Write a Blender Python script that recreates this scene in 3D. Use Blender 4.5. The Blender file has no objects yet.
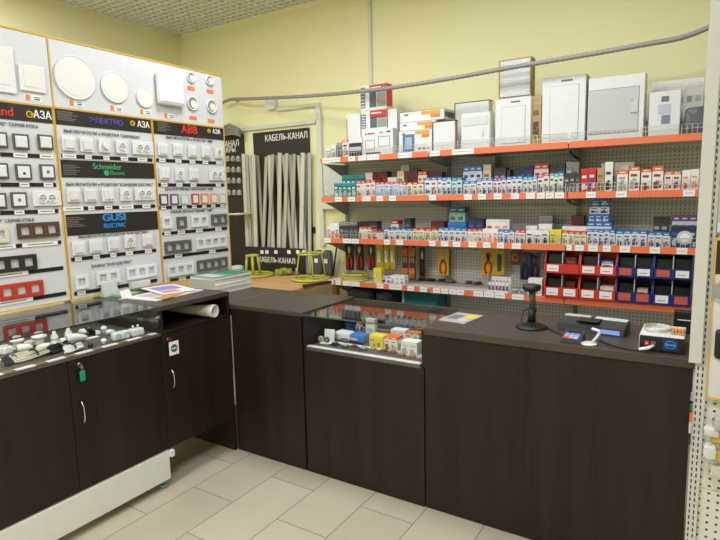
import bpy, bmesh, math, random
from mathutils import Vector, Matrix
random.seed(7)
SC = bpy.context.scene
COL = SC.collection
PI = math.pi
# ---------------------------------------------------------------- camera
YAW, PITCH, ROLL, FPX = math.radians(32.34), math.radians(7.78), math.radians(-1.286), 547.5
fw = Vector((-math.sin(YAW)*math.cos(PITCH), math.cos(YAW)*math.cos(PITCH), -math.sin(PITCH)))
rt = Vector((math.cos(YAW), math.sin(YAW), 0)); up = rt.cross(fw)
r2 = math.cos(ROLL)*rt + math.sin(ROLL)*up; u2 = -math.sin(ROLL)*rt + math.cos(ROLL)*up
CAMP = Vector((0, 0, 1.6))
cd = bpy.data.cameras.new('camera'); cam = bpy.data.objects.new('camera', cd); COL.objects.link(cam)
cd.sensor_width = 36; cd.lens = FPX/720*36; cd.clip_start = .02
M3 = Matrix((r2, u2, -fw)).transposed()
cam.matrix_world = Matrix.Translation(CAMP) @ M3.to_4x4()
SC.camera = cam
def ray(px, py): return M3 @ Vector((px-360, 270-py, -FPX))
def on(px, py, ax, v):
    """point of the place seen at a pixel of the photograph, on the plane where axis ax = v"""
    d = ray(px, py); return CAMP + d*((v-CAMP[ax])/d[ax])
# ---------------------------------------------------------------- world, lamps, exposure
w = bpy.data.worlds.new('world'); SC.world = w; w.use_nodes = True
w.node_tree.nodes['Background'].inputs[0].default_value = (.9, .95, 1, 1)
w.node_tree.nodes['Background'].inputs[1].default_value = .25
SC.view_settings.view_transform = 'Standard'; SC.view_settings.look = 'None'
SC.view_settings.gamma = 1; SC.view_settings.use_curve_mapping = False
LAMPS = [(-4.05, 1.65), (-2.325, 2.535), (-.825, 2.535), (-3.45, -1.35), (-1.95, .06), (-.3, .06)]  # unseen ceiling panels; the pair nearest the back wall is added to brighten it
LAMPW = (36, 22, 22, 44, 48, 48)
SC.view_settings.exposure = .0
for (lx, ly), lw in zip(LAMPS, LAMPW):
    ld = bpy.data.lights.new('ceiling_lamp_light', 'AREA'); ld.shape = 'SQUARE'; ld.size = .56; ld.energy = lw
    ld.color = (.95, .975, 1)
    lo = bpy.data.objects.new('ceiling_lamp_light', ld); COL.objects.link(lo); lo.location = (lx, ly, 3.31)

# ---------------------------------------------------------------- materials
MATS = {}
def s2l(c): return tuple(((v/255)/12.92 if v/255 <= .04045 else ((v/255+.055)/1.055)**2.4) for v in c)
def mat(name, rgb, rough=.5, metal=0, spec=.5, noise=0, nscale=30, emit=0, trans=0):
    if name in MATS: return MATS[name]
    m = bpy.data.materials.new(name); m.use_nodes = True; nt = m.node_tree; b = nt.nodes['Principled BSDF']
    c = s2l(rgb)
    b.inputs['Roughness'].default_value = rough; b.inputs['Metallic'].default_value = metal
    b.inputs['Specular IOR Level'].default_value = spec
    tc = nt.nodes.new('ShaderNodeTexCoord'); n = nt.nodes.new('ShaderNodeTexNoise'); n.inputs['Scale'].default_value = nscale
    nt.links.new(tc.outputs['Object'], n.inputs['Vector'])
    mx = nt.nodes.new('ShaderNodeMix'); mx.data_type = 'RGBA'
    a = noise or .04
    mx.inputs['A'].default_value = (*[v*(1-a) for v in c], 1); mx.inputs['B'].default_value = (*[min(1, v*(1+a)) for v in c], 1)
    nt.links.new(n.outputs['Fac'], mx.inputs['Factor']); nt.links.new(mx.outputs['Result'], b.inputs['Base Color'])
    if emit: b.inputs['Emission Color'].default_value = (*c, 1); b.inputs['Emission Strength'].default_value = emit
    if trans: b.inputs['Alpha'].default_value = 1-trans
    MATS[name] = m; return m
def glassmat(name, tint=(.985, 1, .99), rough=0.0, ior=1.5):
    m = bpy.data.materials.new(name); m.use_nodes = True; nt = m.node_tree; nt.nodes.clear()
    o = nt.nodes.new('ShaderNodeOutputMaterial'); mx = nt.nodes.new('ShaderNodeMixShader'); f = nt.nodes.new('ShaderNodeFresnel')
    gm = nt.nodes.new('ShaderNodeNewGeometry'); mr = nt.nodes.new('ShaderNodeMapRange')      # light leaves the pane as it entered it
    mr.inputs['To Min'].default_value = ior; mr.inputs['To Max'].default_value = 1/ior
    nt.links.new(gm.outputs['Backfacing'], mr.inputs['Value']); nt.links.new(mr.outputs[0], f.inputs[0])
    t = nt.nodes.new('ShaderNodeBsdfTransparent'); t.inputs[0].default_value = (*tint, 1)
    g = nt.nodes.new('ShaderNodeBsdfGlossy'); g.inputs['Roughness'].default_value = rough
    nt.links.new(f.outputs[0], mx.inputs[0]); nt.links.new(t.outputs[0], mx.inputs[1]); nt.links.new(g.outputs[0], mx.inputs[2]); nt.links.new(mx.outputs[0], o.inputs[0])
    MATS[name] = m; return m
def N(nt, t, **k):
    n = nt.nodes.new(t)
    for a, b in k.items(): setattr(n, a, b)
    return n
def woodmat(name, dark, light, rough=.42, scale=(60, 60, 2.2)):
    m = bpy.data.materials.new(name); m.use_nodes = True; nt = m.node_tree; b = nt.nodes['Principled BSDF']
    tc = N(nt, 'ShaderNodeTexCoord'); mp = N(nt, 'ShaderNodeMapping'); mp.inputs['Scale'].default_value = scale
    n = N(nt, 'ShaderNodeTexNoise'); n.inputs['Scale'].default_value = 1; n.inputs['Detail'].default_value = 6; n.inputs['Roughness'].default_value = .65
    mp2 = N(nt, 'ShaderNodeMapping'); mp2.inputs['Scale'].default_value = tuple(v*.12 for v in scale)
    n2 = N(nt, 'ShaderNodeTexNoise'); n2.inputs['Scale'].default_value = 1; n2.inputs['Detail'].default_value = 2
    nt.links.new(tc.outputs['Object'], mp.inputs[0]); nt.links.new(mp.outputs[0], n.inputs['Vector'])
    nt.links.new(tc.outputs['Object'], mp2.inputs[0]); nt.links.new(mp2.outputs[0], n2.inputs['Vector'])
    ad = N(nt, 'ShaderNodeMath', operation='ADD'); nt.links.new(n.outputs['Fac'], ad.inputs[0]); nt.links.new(n2.outputs['Fac'], ad.inputs[1])
    cr = N(nt, 'ShaderNodeMapRange'); cr.inputs['From Min'].default_value = .75; cr.inputs['From Max'].default_value = 1.25
    nt.links.new(ad.outputs[0], cr.inputs['Value'])
    mx = N(nt, 'ShaderNodeMix', data_type='RGBA'); mx.inputs['A'].default_value = (*s2l(dark), 1); mx.inputs['B'].default_value = (*s2l(light), 1)
    nt.links.new(cr.outputs[0], mx.inputs['Factor']); nt.links.new(mx.outputs['Result'], b.inputs['Base Color'])
    b.inputs['Roughness'].default_value = rough; b.inputs['Specular IOR Level'].default_value = .3
    bp = N(nt, 'ShaderNodeBump'); bp.inputs['Strength'].default_value = .12; bp.inputs['Distance'].default_value = .001
    nt.links.new(n.outputs['Fac'], bp.inputs['Height']); nt.links.new(bp.outputs[0], b.inputs['Normal'])
    MATS[name] = m; return m
def perfmat(name, rgb, hole, pitch=.025, rad=.2, axes='XZ', rough=.45):
    m = bpy.data.materials.new(name); m.use_nodes = True; nt = m.node_tree; b = nt.nodes['Principled BSDF']
    tc = N(nt, 'ShaderNodeTexCoord'); sp = N(nt, 'ShaderNodeSeparateXYZ'); nt.links.new(tc.outputs['Object'], sp.inputs[0])
    sq = []
    for a in axes:
        d = N(nt, 'ShaderNodeMath', operation='DIVIDE'); d.inputs[1].default_value = pitch; nt.links.new(sp.outputs[a], d.inputs[0])
        f = N(nt, 'ShaderNodeMath', operation='FRACT'); nt.links.new(d.outputs[0], f.inputs[0])
        s = N(nt, 'ShaderNodeMath', operation='SUBTRACT'); s.inputs[1].default_value = .5; nt.links.new(f.outputs[0], s.inputs[0])
        p = N(nt, 'ShaderNodeMath', operation='MULTIPLY'); nt.links.new(s.outputs[0], p.inputs[0]); nt.links.new(s.outputs[0], p.inputs[1]); sq.append(p)
    ad = N(nt, 'ShaderNodeMath', operation='ADD'); nt.links.new(sq[0].outputs[0], ad.inputs[0]); nt.links.new(sq[1].outputs[0], ad.inputs[1])
    lt = N(nt, 'ShaderNodeMath', operation='LESS_THAN'); lt.inputs[1].default_value = rad*rad; nt.links.new(ad.outputs[0], lt.inputs[0])
    mx = N(nt, 'ShaderNodeMix', data_type='RGBA'); mx.inputs['A'].default_value = (*s2l(rgb), 1); mx.inputs['B'].default_value = (*s2l(hole), 1)  # dark dots paint in the shade behind the holes
    nt.links.new(lt.outputs[0], mx.inputs['Factor']); nt.links.new(mx.outputs['Result'], b.inputs['Base Color']); b.inputs['Roughness'].default_value = rough
    MATS[name] = m; return m
def tilemat():
    m = bpy.data.materials.new('floor_tiles'); m.use_nodes = True; nt = m.node_tree; b = nt.nodes['Principled BSDF']
    tc = N(nt, 'ShaderNodeTexCoord'); sp = N(nt, 'ShaderNodeSeparateXYZ'); cb = N(nt, 'ShaderNodeCombineXYZ')
    nt.links.new(tc.outputs['Object'], sp.inputs[0])
    ay = N(nt, 'ShaderNodeMath', operation='ADD'); ay.inputs[1].default_value = 6.1*2-2.225+.0; nt.links.new(sp.outputs['Y'], ay.inputs[0])
    axx = N(nt, 'ShaderNodeMath', operation='ADD'); axx.inputs[1].default_value = 1.135+.304*40; nt.links.new(sp.outputs['X'], axx.inputs[0])
    nt.links.new(ay.outputs[0], cb.inputs['X']); nt.links.new(axx.outputs[0], cb.inputs['Y'])
    br = N(nt, 'ShaderNodeTexBrick'); nt.links.new(cb.outputs[0], br.inputs['Vector'])
    br.offset = .5; br.offset_frequency = 2; br.squash = 1
    for k, v in (('Scale', 1), ('Mortar Size', .0022), ('Mortar Smooth', .1), ('Bias', 0), ('Brick Width', .61), ('Row Height', .304)): br.inputs[k].default_value = v
    br.inputs['Color1'].default_value = (*s2l((190, 180, 160)), 1); br.inputs['Color2'].default_value = (*s2l((183, 172, 152)), 1); br.inputs['Mortar'].default_value = (*s2l((104, 92, 80)), 1)
    n = N(nt, 'ShaderNodeTexNoise'); n.inputs['Scale'].default_value = 9; n.inputs['Detail'].default_value = 6; nt.links.new(tc.outputs['Object'], n.inputs['Vector'])
    mr = N(nt, 'ShaderNodeMapRange'); mr.inputs['To Min'].default_value = .93; mr.inputs['To Max'].default_value = 1.06; nt.links.new(n.outputs['Fac'], mr.inputs['Value'])
    mu = N(nt, 'ShaderNodeMix', data_type='RGBA', blend_type='MULTIPLY'); mu.inputs['Factor'].default_value = 1
    nt.links.new(br.outputs['Color'], mu.inputs['A']); nt.links.new(mr.outputs[0], mu.inputs['B']); nt.links.new(mu.outputs['Result'], b.inputs['Base Color'])
    b.inputs['Roughness'].default_value = .38; b.inputs['Specular IOR Level'].default_value = .4
    MATS['floor_tiles'] = m; return m
WENGE = woodmat('wenge_wood', (27, 20, 16), (43, 33, 27), .45)
WTOP = woodmat('wenge_top', (64, 56, 50), (81, 72, 64), .4, (3, 50, 50))
WTOPY = woodmat('wenge_top_side', (64, 56, 50), (81, 72, 64), .4, (50, 3, 50))
TAN = woodmat('tan_wood', (196, 150, 100), (216, 172, 120), .45, (3, 40, 40))
PERF = perfmat('perforated_grey', (208, 206, 200), (112, 110, 104))
PERFW = perfmat('perforated_white', (214, 214, 208), (70, 68, 64), .03, .17)
TILE = tilemat()
GLASS = glassmat('clear_glass'); FILM = glassmat('clear_film', (.99, .99, .992), .2, 1.2)
YEL = mat('yellow_paint', (240, 236, 190), .85, noise=.02, nscale=3)
WHITE = mat('white_plastic', (226, 227, 228), .35); WMET = mat('white_metal', (226, 227, 224), .4)
IVORY = mat('ivory_board', (211, 212, 217), .4); DUCT = mat('duct_white', (214, 214, 208), .45)
BLACK = mat('black_plastic', (22, 22, 23), .45); BLK2 = mat('black_sign', (36, 32, 30), .5)
CHROME = mat('chrome', (200, 200, 200), .25, 1); STEEL = mat('wire_steel', (214, 214, 210), .35, .4)
ORANGE = mat('rail_orange', (236, 122, 80), .4); YTRIM = mat('yellow_trim', (216, 170, 40), .5)
GREY = mat('grey_plastic', (110, 112, 114), .5); DGREY = mat('dark_grey_plastic', (70, 70, 72), .5)
RED = mat('red_plastic', (206, 50, 36), .45); BLUE = mat('blue_plastic', (22, 40, 116), .45)
PAPER = mat('paper_white', (238, 238, 236), .7); INK = mat('print_ink', (40, 40, 44), .7)
CARD = mat('cardboard', (176, 146, 104), .8); PLACE = mat('ceiling_slat', (240, 240, 232), .6)
C_ = {}
def col(r, g, b, rough=.5):
    k = (r, g, b, rough)
    if k not in C_: C_[k] = mat('paint_%d_%d_%d' % (r, g, b) + ('' if rough == .5 else '_r%d' % int(rough*100)), (r, g, b), rough)
    return C_[k]
# ---------------------------------------------------------------- mesh helpers
class MB:
    def __init__(s): s.bm = bmesh.new(); s.ms = []
    def mi(s, m):
        if m not in s.ms: s.ms.append(m)
        return s.ms.index(m)
    def _fin(s, vs, m, smooth=False):
        i = s.mi(m)
        for f in {f for v in vs for f in v.link_faces}:
            f.material_index = i
            if smooth: f.smooth = True
    def box(s, x0, x1, y0, y1, z0, z1, m, bev=0, mx=None):
        r = bmesh.ops.create_cube(s.bm, size=1); vs = r['verts']
        bmesh.ops.scale(s.bm, verts=vs, vec=(abs(x1-x0), abs(y1-y0), abs(z1-z0)))
        bmesh.ops.translate(s.bm, verts=vs, vec=((x0+x1)/2, (y0+y1)/2, (z0+z1)/2))
        if bev:
            es = list({e for v in vs for e in v.link_edges})
            rr = bmesh.ops.bevel(s.bm, geom=es, offset=bev, segments=2, affect='EDGES', profile=.5)
            vs = list({v for f in rr['faces'] for v in f.verts} | {v for v in vs if v.is_valid})
        if mx is not None: bmesh.ops.transform(s.bm, matrix=mx, verts=vs)
        s._fin(vs, m); return s
    def cyl(s, p, r, h, m, axis='Z', r2=None, seg=20, mx=None):
        """centre of the base p, going +axis by h"""
        rr = bmesh.ops.create_cone(s.bm, cap_ends=True, segments=seg, radius1=r, radius2=r if r2 is None else r2, depth=h); vs = rr['verts']
        bmesh.ops.translate(s.bm, verts=vs, vec=(0, 0, h/2))
        R = Matrix.Identity(4) if axis == 'Z' else (Matrix.Rotation(PI/2, 4, 'Y') if axis == 'X' else Matrix.Rotation(-PI/2, 4, 'X'))
        T = Matrix.Translation(p) @ R
        if mx is not None: T = mx @ T
        bmesh.ops.transform(s.bm, matrix=T, verts=vs); s._fin(vs, m)
        for f in {f for v in vs for f in v.link_faces}:
            if len(f.verts) == 4: f.smooth = True
        return s
    def ball(s, p, r, m, sc=(1, 1, 1), seg=14):
        rr = bmesh.ops.create_uvsphere(s.bm, u_segments=seg, v_segments=max(6, seg//2), radius=r); vs = rr['verts']
        bmesh.ops.scale(s.bm, verts=vs, vec=sc); bmesh.ops.translate(s.bm, verts=vs, vec=p); s._fin(vs, m, True); return s
    def tube(s, pts, r, m, seg=8, closed=False, rs=None):
        pts = [Vector(p) for p in pts]; n = len(pts); rings = []; prev = None
        for i, p in enumerate(pts):
            a = pts[(i-1) % n] if (i or closed) else p; b = pts[(i+1) % n] if (i < n-1 or closed) else p
            t = (b-a).normalized()
            if prev is None:
                u = t.orthogonal().normalized()
            else:
                u = prev-t*prev.dot(t)
                u = u.normalized() if u.length > 1e-6 else t.orthogonal().normalized()
            prev = u; v = t.cross(u); rr = rs[i] if rs else r
            rings.append([s.bm.verts.new(p+rr*(math.cos(2*PI*k/seg)*u+math.sin(2*PI*k/seg)*v)) for k in range(seg)])
        fi = s.mi(m)
        for i in range(n if closed else n-1):
            A, B = rings[i], rings[(i+1) % n]; off = 0
            if closed and i == n-1:
                off = min(range(seg), key=lambda o: (A[0].co-B[o].co).length)
            for k in range(seg):
                f = s.bm.faces.new((A[k], A[(k+1) % seg], B[(k+1+off) % seg], B[(k+off) % seg])); f.material_index = fi; f.smooth = True
        if not closed:
            for rg, fl in ((rings[0], True), (rings[-1], False)):
                f = s.bm.faces.new(list(reversed(rg)) if fl else rg); f.material_index = fi
        return s
    def lathe(s, prof, m, p=(0, 0, 0), seg=24):
        rings = [[s.bm.verts.new((p[0]+r*math.cos(2*PI*k/seg), p[1]+r*math.sin(2*PI*k/seg), p[2]+z)) for k in range(seg)] for r, z in prof]
        fi = s.mi(m)
        for A, B in zip(rings, rings[1:]):
            for k in range(seg):
                f = s.bm.faces.new((A[k], A[(k+1) % seg], B[(k+1) % seg], B[k])); f.material_index = fi; f.smooth = True
        for rg, fl in ((rings[0], True), (rings[-1], False)):
            f = s.bm.faces.new(list(reversed(rg)) if fl else rg); f.material_index = fi
        return s
    def prism(s, poly, d0, d1, m, axis='Y'):
        """polygon in the two other axes (x,z / y,z / x,y), extruded along axis from d0 to d1"""
        def P(a, b, d): return {'Y': (a, d, b), 'X': (d, a, b), 'Z': (a, b, d)}[axis]
        A = [s.bm.verts.new(P(a, b, d0)) for a, b in poly]; B = [s.bm.verts.new(P(a, b, d1)) for a, b in poly]; fi = s.mi(m)
        fs = [s.bm.faces.new(A), s.bm.faces.new(list(reversed(B)))]
        for i in range(len(poly)): fs.append(s.bm.faces.new((A[i], B[i], B[(i+1) % len(poly)], A[(i+1) % len(poly)])))
        for f in fs: f.material_index = fi
        bmesh.ops.recalc_face_normals(s.bm, faces=fs); return s
    def mesh(s, name):
        me = bpy.data.meshes.new(name); s.bm.to_mesh(me); s.bm.free()
        for m in s.ms: me.materials.append(m)
        return me
def link(name, me, parent=None, loc=None, label=None):
    o = bpy.data.objects.new(name, me); COL.objects.link(o)
    if parent: o.parent = parent
    if loc is not None: o.location = loc
    if label: o['label'] = label
    return o
def part(name, mb, parent, label=None, loc=None): return link(name, mb.mesh(name) if isinstance(mb, MB) else mb, parent, loc, label)
def tag(o, label, cat, group=None):
    o['label'] = label; o['category'] = cat
    if group: o['group'] = group
    return o
def thing(name, label, cat, loc=(0, 0, 0), rz=0, group=None):
    o = bpy.data.objects.new(name, None); COL.objects.link(o); o.location = loc; o.rotation_euler = (0, 0, rz); o.empty_display_size = .05
    return tag(o, label, cat, group)
def solo(name, mb, label, cat, loc=(0, 0, 0), rz=0, group=None):
    o = link(name, mb.mesh(name) if isinstance(mb, MB) else mb, None, loc); o.rotation_euler = (0, 0, rz); return tag(o, label, cat, group)
def struct(name, mb):
    o = link(name, mb.mesh(name)); o['kind'] = 'structure'; return o
def text_mesh(txt, size, m, ext=.0008, bold=0, sx=1):
    cu = bpy.data.curves.new('lettering', 'FONT'); cu.body = txt; cu.size = 1; cu.extrude = ext/size
    cu.align_x = 'CENTER'; cu.align_y = 'CENTER'; cu.resolution_u = 6
    t = bpy.data.objects.new('lettering', cu); COL.objects.link(t)
    dg = bpy.context.evaluated_depsgraph_get(); dg.update()
    me = bpy.data.meshes.new_from_object(t.evaluated_get(dg)); bpy.data.objects.remove(t)
    me.transform(Matrix.Scale(size, 4) @ Matrix.Rotation(PI/2, 4, 'X') @ Matrix.Scale(sx, 4, (1, 0, 0)))     # upright, reads from -Y
    if bold:
        bm = bmesh.new()
        for dx, dz in ((-1, 0), (1, 0), (0, 1)):
            c = me.copy(); c.transform(Matrix.Translation((dx*bold, .0001*dx, dz*bold*.6))); bm.from_mesh(c)
        bm.to_mesh(me); bm.free()
    me.materials.clear(); me.materials.append(m); return me
def lettering(txt, size, m, parent, loc, rz=0, bold=0, sx=1, tilt=0):
    o = link('lettering', text_mesh(txt, size, m, bold=bold, sx=sx), parent, loc); o.rotation_euler = (tilt, 0, rz); return o
def circle(c, r, n=24, ax='Z', ry=None):
    ry = r if ry is None else ry; out = []
    for k in range(n):
        a = 2*PI*k/n
        u, v = r*math.cos(a), ry*math.sin(a)
        out.append(Vector(c)+(Vector((u, v, 0)) if ax == 'Z' else Vector((u, 0, v)) if ax == 'Y' else Vector((0, u, v))))
    return out

# ================================================================ the room
XL, XR, YB, YF, ZC = -4.95, 1.9, 4.26, -2.6, 3.355
struct('floor', MB().box(XL-.1, XR+.1, YF-.1, YB+.1, -.1, 0, TILE))
struct('wall_back', MB().box(XL-.1, XR+.1, YB, YB+.12, 0, 3.75, YEL))
struct('wall_left', MB().box(XL-.12, XL, YF, YB, 0, 3.75, YEL))
struct('wall_right', MB().box(XR, XR+.12, YF, YB, 0, 3.75, YEL))
struct('wall_front', MB().box(XL, XR, YF-.12, YF, 0, 3.75, YEL))
SLAB = mat('plenum_grey', (120, 116, 100), .9)
struct('ceiling', MB().box(XL-.1, XR+.1, YF-.1, YB+.1, 3.75, 3.85, SLAB))
g = MB(); p = .075
def lamp_at(x, y): return any(abs(x-a) < .3 and abs(y-b) < .3 for a, b in LAMPS)
x = XL+p
while x < XR: g.box(x-.007, x+.007, YF, YB, ZC-.001, ZC+.034, PLACE); x += p
y = YB-p
while y > YF: g.box(XL, XR, y-.007, y+.007, ZC, ZC+.035, PLACE); y -= p
tr = MB()
tr.box(XL, XR, YB-.02, YB, ZC, ZC+.02, PLACE).box(XL, XL+.02, YF, YB, ZC, ZC+.02, PLACE)
struct('ceiling_grid', g); struct('trim_1', tr)
for i, (lx, ly) in enumerate(LAMPS):
    t = thing('ceiling_light', 'unseen square white light panel set in the open grid ceiling', 'light', (lx, ly, 3.32), 0, 'unseen square panels in the grid ceiling')
    part('frame', MB().box(-.3, .3, -.3, -.28, 0, .03, WMET).box(-.3, .3, .28, .3, 0, .03, WMET).box(-.3, -.28, -.28, .28, 0, .03, WMET).box(.28, .3, -.28, .28, 0, .03, WMET), t)
    part('diffuser', MB().box(-.28, .28, -.28, .28, .005, .012, mat('lamp_diffuser', (246, 251, 255), .5, emit=3)), t)

# ================================================================ counters on the right side of the corner
YF0 = 2.383
# corner counter
t = thing('corner_counter', 'dark brown corner counter between the low side cabinet and the glass case', 'counter', (-2.2, 2.65, 0))
def L(t, x, y, z=0): return (x-t.location.x, y-t.location.y, z-t.location.z)
def lb(mb, t, x0, x1, y0, y1, z0, z1, m, bev=0):
    a, b, c = t.location; return mb.box(x0-a, x1-a, y0-b, y1-b, z0-c, z1-c, m, bev)
part('front_panel', lb(MB(), t, -2.462, -1.912, YF0, YF0+.018, .002, .924, WENGE, .001), t)
part('side_panel', lb(MB(), t, -1.921, -1.903, YF0+.0185, 2.92, .002, .924, WENGE), t)
part('side_panel', lb(MB(), t, -3.06, -3.042, YF0+.04, 2.92, .002, .924, WENGE), t)
part('back_panel', lb(MB(), t, -3.042, -1.921, 2.902, 2.92, .3, .924, WENGE), t)
part('worktop', lb(MB(), t, -2.508, -1.9, YF0-.004, 2.93, .925, .95, WTOP, .002), t)
part('worktop', lb(MB(), t, -3.06, -2.511, YF0+.012, 2.93, .925, .95, WTOP, .002), t)
part('seam_strip', lb(MB(), t, -2.5108, -2.5082, YF0+.012, 2.93, .926, .9505, col(150, 140, 122)), t, 'thin beige seam between the two worktops')
part('edge_strip', lb(MB(), t, -2.466, -2.4625, YF0-.003, YF0+.012, .3, .88, STEEL), t, 'thin pale vertical strip at the inner corner')
# glass case counter in the middle
t = thing('glass_case_counter', 'dark brown counter with a lit glass showcase on top, between two solid counters', 'display counter', (-1.52, 2.65, 0))
X0, X1 = -1.9, -1.147
part('front_panel', lb(MB(), t, X0, X1, YF0, YF0+.018, .002, .735, WENGE, .001), t)
part('side_panel', lb(MB(), t, X0, X0+.018, YF0+.019, 2.93, .002, .935, WENGE), t)
part('side_panel', lb(MB(), t, X1-.02, X1-.002, YF0+.019, 2.93, .002, .935, WENGE), t)
part('side_panel', lb(MB(), t, X0, X0+.018, YF0, YF0+.018, .7355, .935, WENGE), t)
part('case_floor', lb(MB(), t, X0+.019, X1-.021, YF0+.001, 2.925, .737, .755, mat('case_floor', (88, 80, 74), .5)), t)
part('price_strip', lb(MB(), t, X0+.02, X1-.022, YF0+.003, YF0+.032, .756, .76, WHITE), t, 'white price strip along the front glass')
part('price_strip', lb(MB(), t, X0+.1, X1-.022, YF0+.13, YF0+.155, .756, .76, WHITE), t, 'white inner price strip')
part('glass_front', lb(MB(), t, X0+.0185, X1-.0205, YF0-.001, YF0+.004, .736, .9335, GLASS), t)
part('glass_top', lb(MB(), t, X0+.001, X1-.001, YF0-.003, 2.905, .936, .942, GLASS), t)
EDGE = mat('glass_edge_green', (60, 110, 96), .2)
part('glass_edge', lb(MB(), t, X0+.001, X1-.001, YF0-.0055, YF0-.0035, .936, .942, EDGE), t, 'green polished glass edge')
part('back_rail', lb(MB(), t, X0+.001, X1-.001, 2.906, 2.935, .915, .9385, WTOP), t)
part('back_door', lb(MB(), t, X0+.02, X1-.021, 2.9315, 2.944, .756, .93, WENGE), t)
# right counter
t = thing('sales_counter', 'long dark brown sales counter with a solid front at the right', 'counter', (-.57, 2.65, 0))
part('front_panel', lb(MB(), t, -1.142, -.012, YF0+.004, YF0+.022, .002, .914, WENGE, .001), t)
part('side_panel', lb(MB(), t, -1.142, -1.124, YF0+.023, 2.88, .002, .914, WENGE), t)
part('side_panel', lb(MB(), t, -.03, -.012, YF0+.023, 2.88, .002, .914, WENGE), t)
part('back_panel', lb(MB(), t, -1.123, -.031, 2.86, 2.878, .3, .914, WENGE), t)
part('worktop', lb(MB(), t, -1.145, -.005, YF0-.008, 2.89, .915, .95, WTOP, .002), t)

# ================================================================ left side cabinets
XA = -2.47
t = thing('glass_case_cabinet', 'dark brown cabinet with doors and a glass showcase of plugs on top, at left', 'display cabinet', (-2.78, 1.35, 0))
part('body', lb(lb(lb(MB(), t, -3.08, XA-.02, .83, 1.865, .22, .238, WENGE), t, -3.08, -3.062, .83, 1.865, .2385, .866, WENGE), t, -3.06, XA-.02, 1.847, 1.865, .2385, .866, WENGE), t)
HAND = lambda: MB().tube([(0.0, 0, -.055), (.012, 0, -.05), (.024, 0, -.03), (.027, 0, 0), (.024, 0, .03), (.012, 0, .05), (0, 0, .055)], .004, CHROME)
for y0, y1 in ((.832, 1.349), (1.352, 1.865)):
    d = part('door', lb(MB(), t, XA-.0195, XA, y0, y1, .222, .862, WENGE, .001), t)
    h = part('handle', HAND(), d, loc=L(t, XA, y0+.04, .604))
    h = part('door_lock', MB().cyl((0, 0, 0), .011, .008, CHROME, 'X'), d, loc=L(t, XA, y0+.05, .835))
part('case_floor', lb(MB(), t, -3.08, XA, .83, 1.865, .867, .882, mat('case_floor', (88, 80, 74), .5)), t)
BRN = mat('brown_tag', (150, 112, 92), .6)
for nm, xx, ya, yb in (('price_strip', XA-.021, .86, 1.85), ('price_strip', on(85, 339, 2, .886).x, .9, 1.66)):
    b = MB(); y = ya; k = 0
    while y < yb-.02:
        ln = (.085 if k % 2 == 0 else .05); y2 = min(y+ln, yb); lb(b, t, xx-.014, xx+.014, y, y2, .8825, .886, PAPER if k % 2 == 0 else BRN); y = y2; k += 1
    part(nm, b, t, 'strip of white and brown price tags')
part('glass_front', lb(MB(), t, XA-.005, XA, .83, 1.858, .883, 1.0225, GLASS), t)
part('glass_side', lb(MB(), t, -3.05, XA-.006, 1.853, 1.858, .883, 1.0225, GLASS), t)
part('back_panel', lb(MB(), t, -3.075, -3.057, .83, 1.858, .883, 1.0225, WENGE), t)
part('glass_top', lb(MB(), t, -3.08, XA+.002, .83, 1.86, 1.023, 1.029, GLASS), t)
part('glass_edge', lb(MB(), t, XA+.0025, XA+.004, .83, 1.86, 1.023, 1.029, mat('glass_edge_dark', (52, 66, 62), .2)), t, 'dark polished glass edge')
part('clip', MB().box(-.004, .012, -.015, .004, -.005, .005, CHROME, .001).cyl((.012, -.005, 0), .008, .004, CHROME, 'X'), t, loc=L(t, XA+.0045, 1.852, .975))
# second cabinet
t = thing('side_cabinet', 'low dark brown cabinet with an open slot above its single door', 'cabinet', (-2.78, 2.12, 0))
Y0, Y1 = 1.867, 2.38
part('worktop', lb(MB(), t, -3.08, XA+.004, Y0, Y1, 1.004, 1.03, WTOPY, .002), t)
part('side_panel', lb(MB(), t, -3.08, XA, Y0, Y0+.018, .22, 1.0035, WENGE), t)
part('side_panel', lb(MB(), t, -3.08, XA, Y1-.018, Y1, .002, 1.0035, WENGE), t)
part('shelf', lb(MB(), t, -3.06, XA-.003, Y0+.019, Y1-.019, .872, .888, WENGE), t)
part('bottom_panel', lb(MB(), t, -3.06, XA-.021, Y0+.019, Y1-.019, .222, .238, WENGE), t)
part('back_panel', lb(MB(), t, -3.08, -3.062, Y0+.019, Y1-.019, .222, 1.0035, WENGE), t)
d = part('door', lb(MB(), t, XA-.0195, XA, Y0+.0195, Y1-.0195, .222, .868, WENGE, .001), t)
part('handle', HAND(), d, loc=L(t, XA, Y0+.047, .612))
part('door_lock', MB().cyl((0, 0, 0), .011, .008, CHROME, 'X'), d, loc=L(t, XA, Y0+.045, .838))
# white gondola base under the glass case cabinet
t = thing('gondola_plinth', 'white metal gondola base under the glass case cabinet', 'plinth', (-2.78, 1.35, 0))
part('kick_panel', lb(MB(), t, XA-.006, XA+.004, .83, 1.862, .05, .214, WMET, .001), t)
part('top_sheet', lb(MB(), t, -3.08, XA-.007, .83, 1.862, .205, .217, WMET), t)
part('end_bracket', lb(lb(lb(MB(), t, -3.08, XA-.007, 1.845, 1.86, .1, .2, WMET), t, XA-.05, XA+.02, 1.8625, 1.89, .175, .212, WMET, .004), t, XA-.03, XA-.012, 1.8625, 1.872, .06, .17, STEEL), t)
for yy in (.95, 1.84):
    part('foot', MB().cyl((0, 0, 0), .028, .012, mat('foot_grey', (150, 160, 165), .4), r2=.02).cyl((0, 0, .012), .008, .09, STEEL), t, loc=L(t, XA-.04, yy, .001))
part('foot_rail', lb(MB(), t, -3.0, XA-.2, 1.6, 1.64, .002, .06, WMET), t)
part('foot_rail', lb(MB(), t, -3.0, XA-.2, .95, .99, .002, .06, WMET), t)
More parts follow.
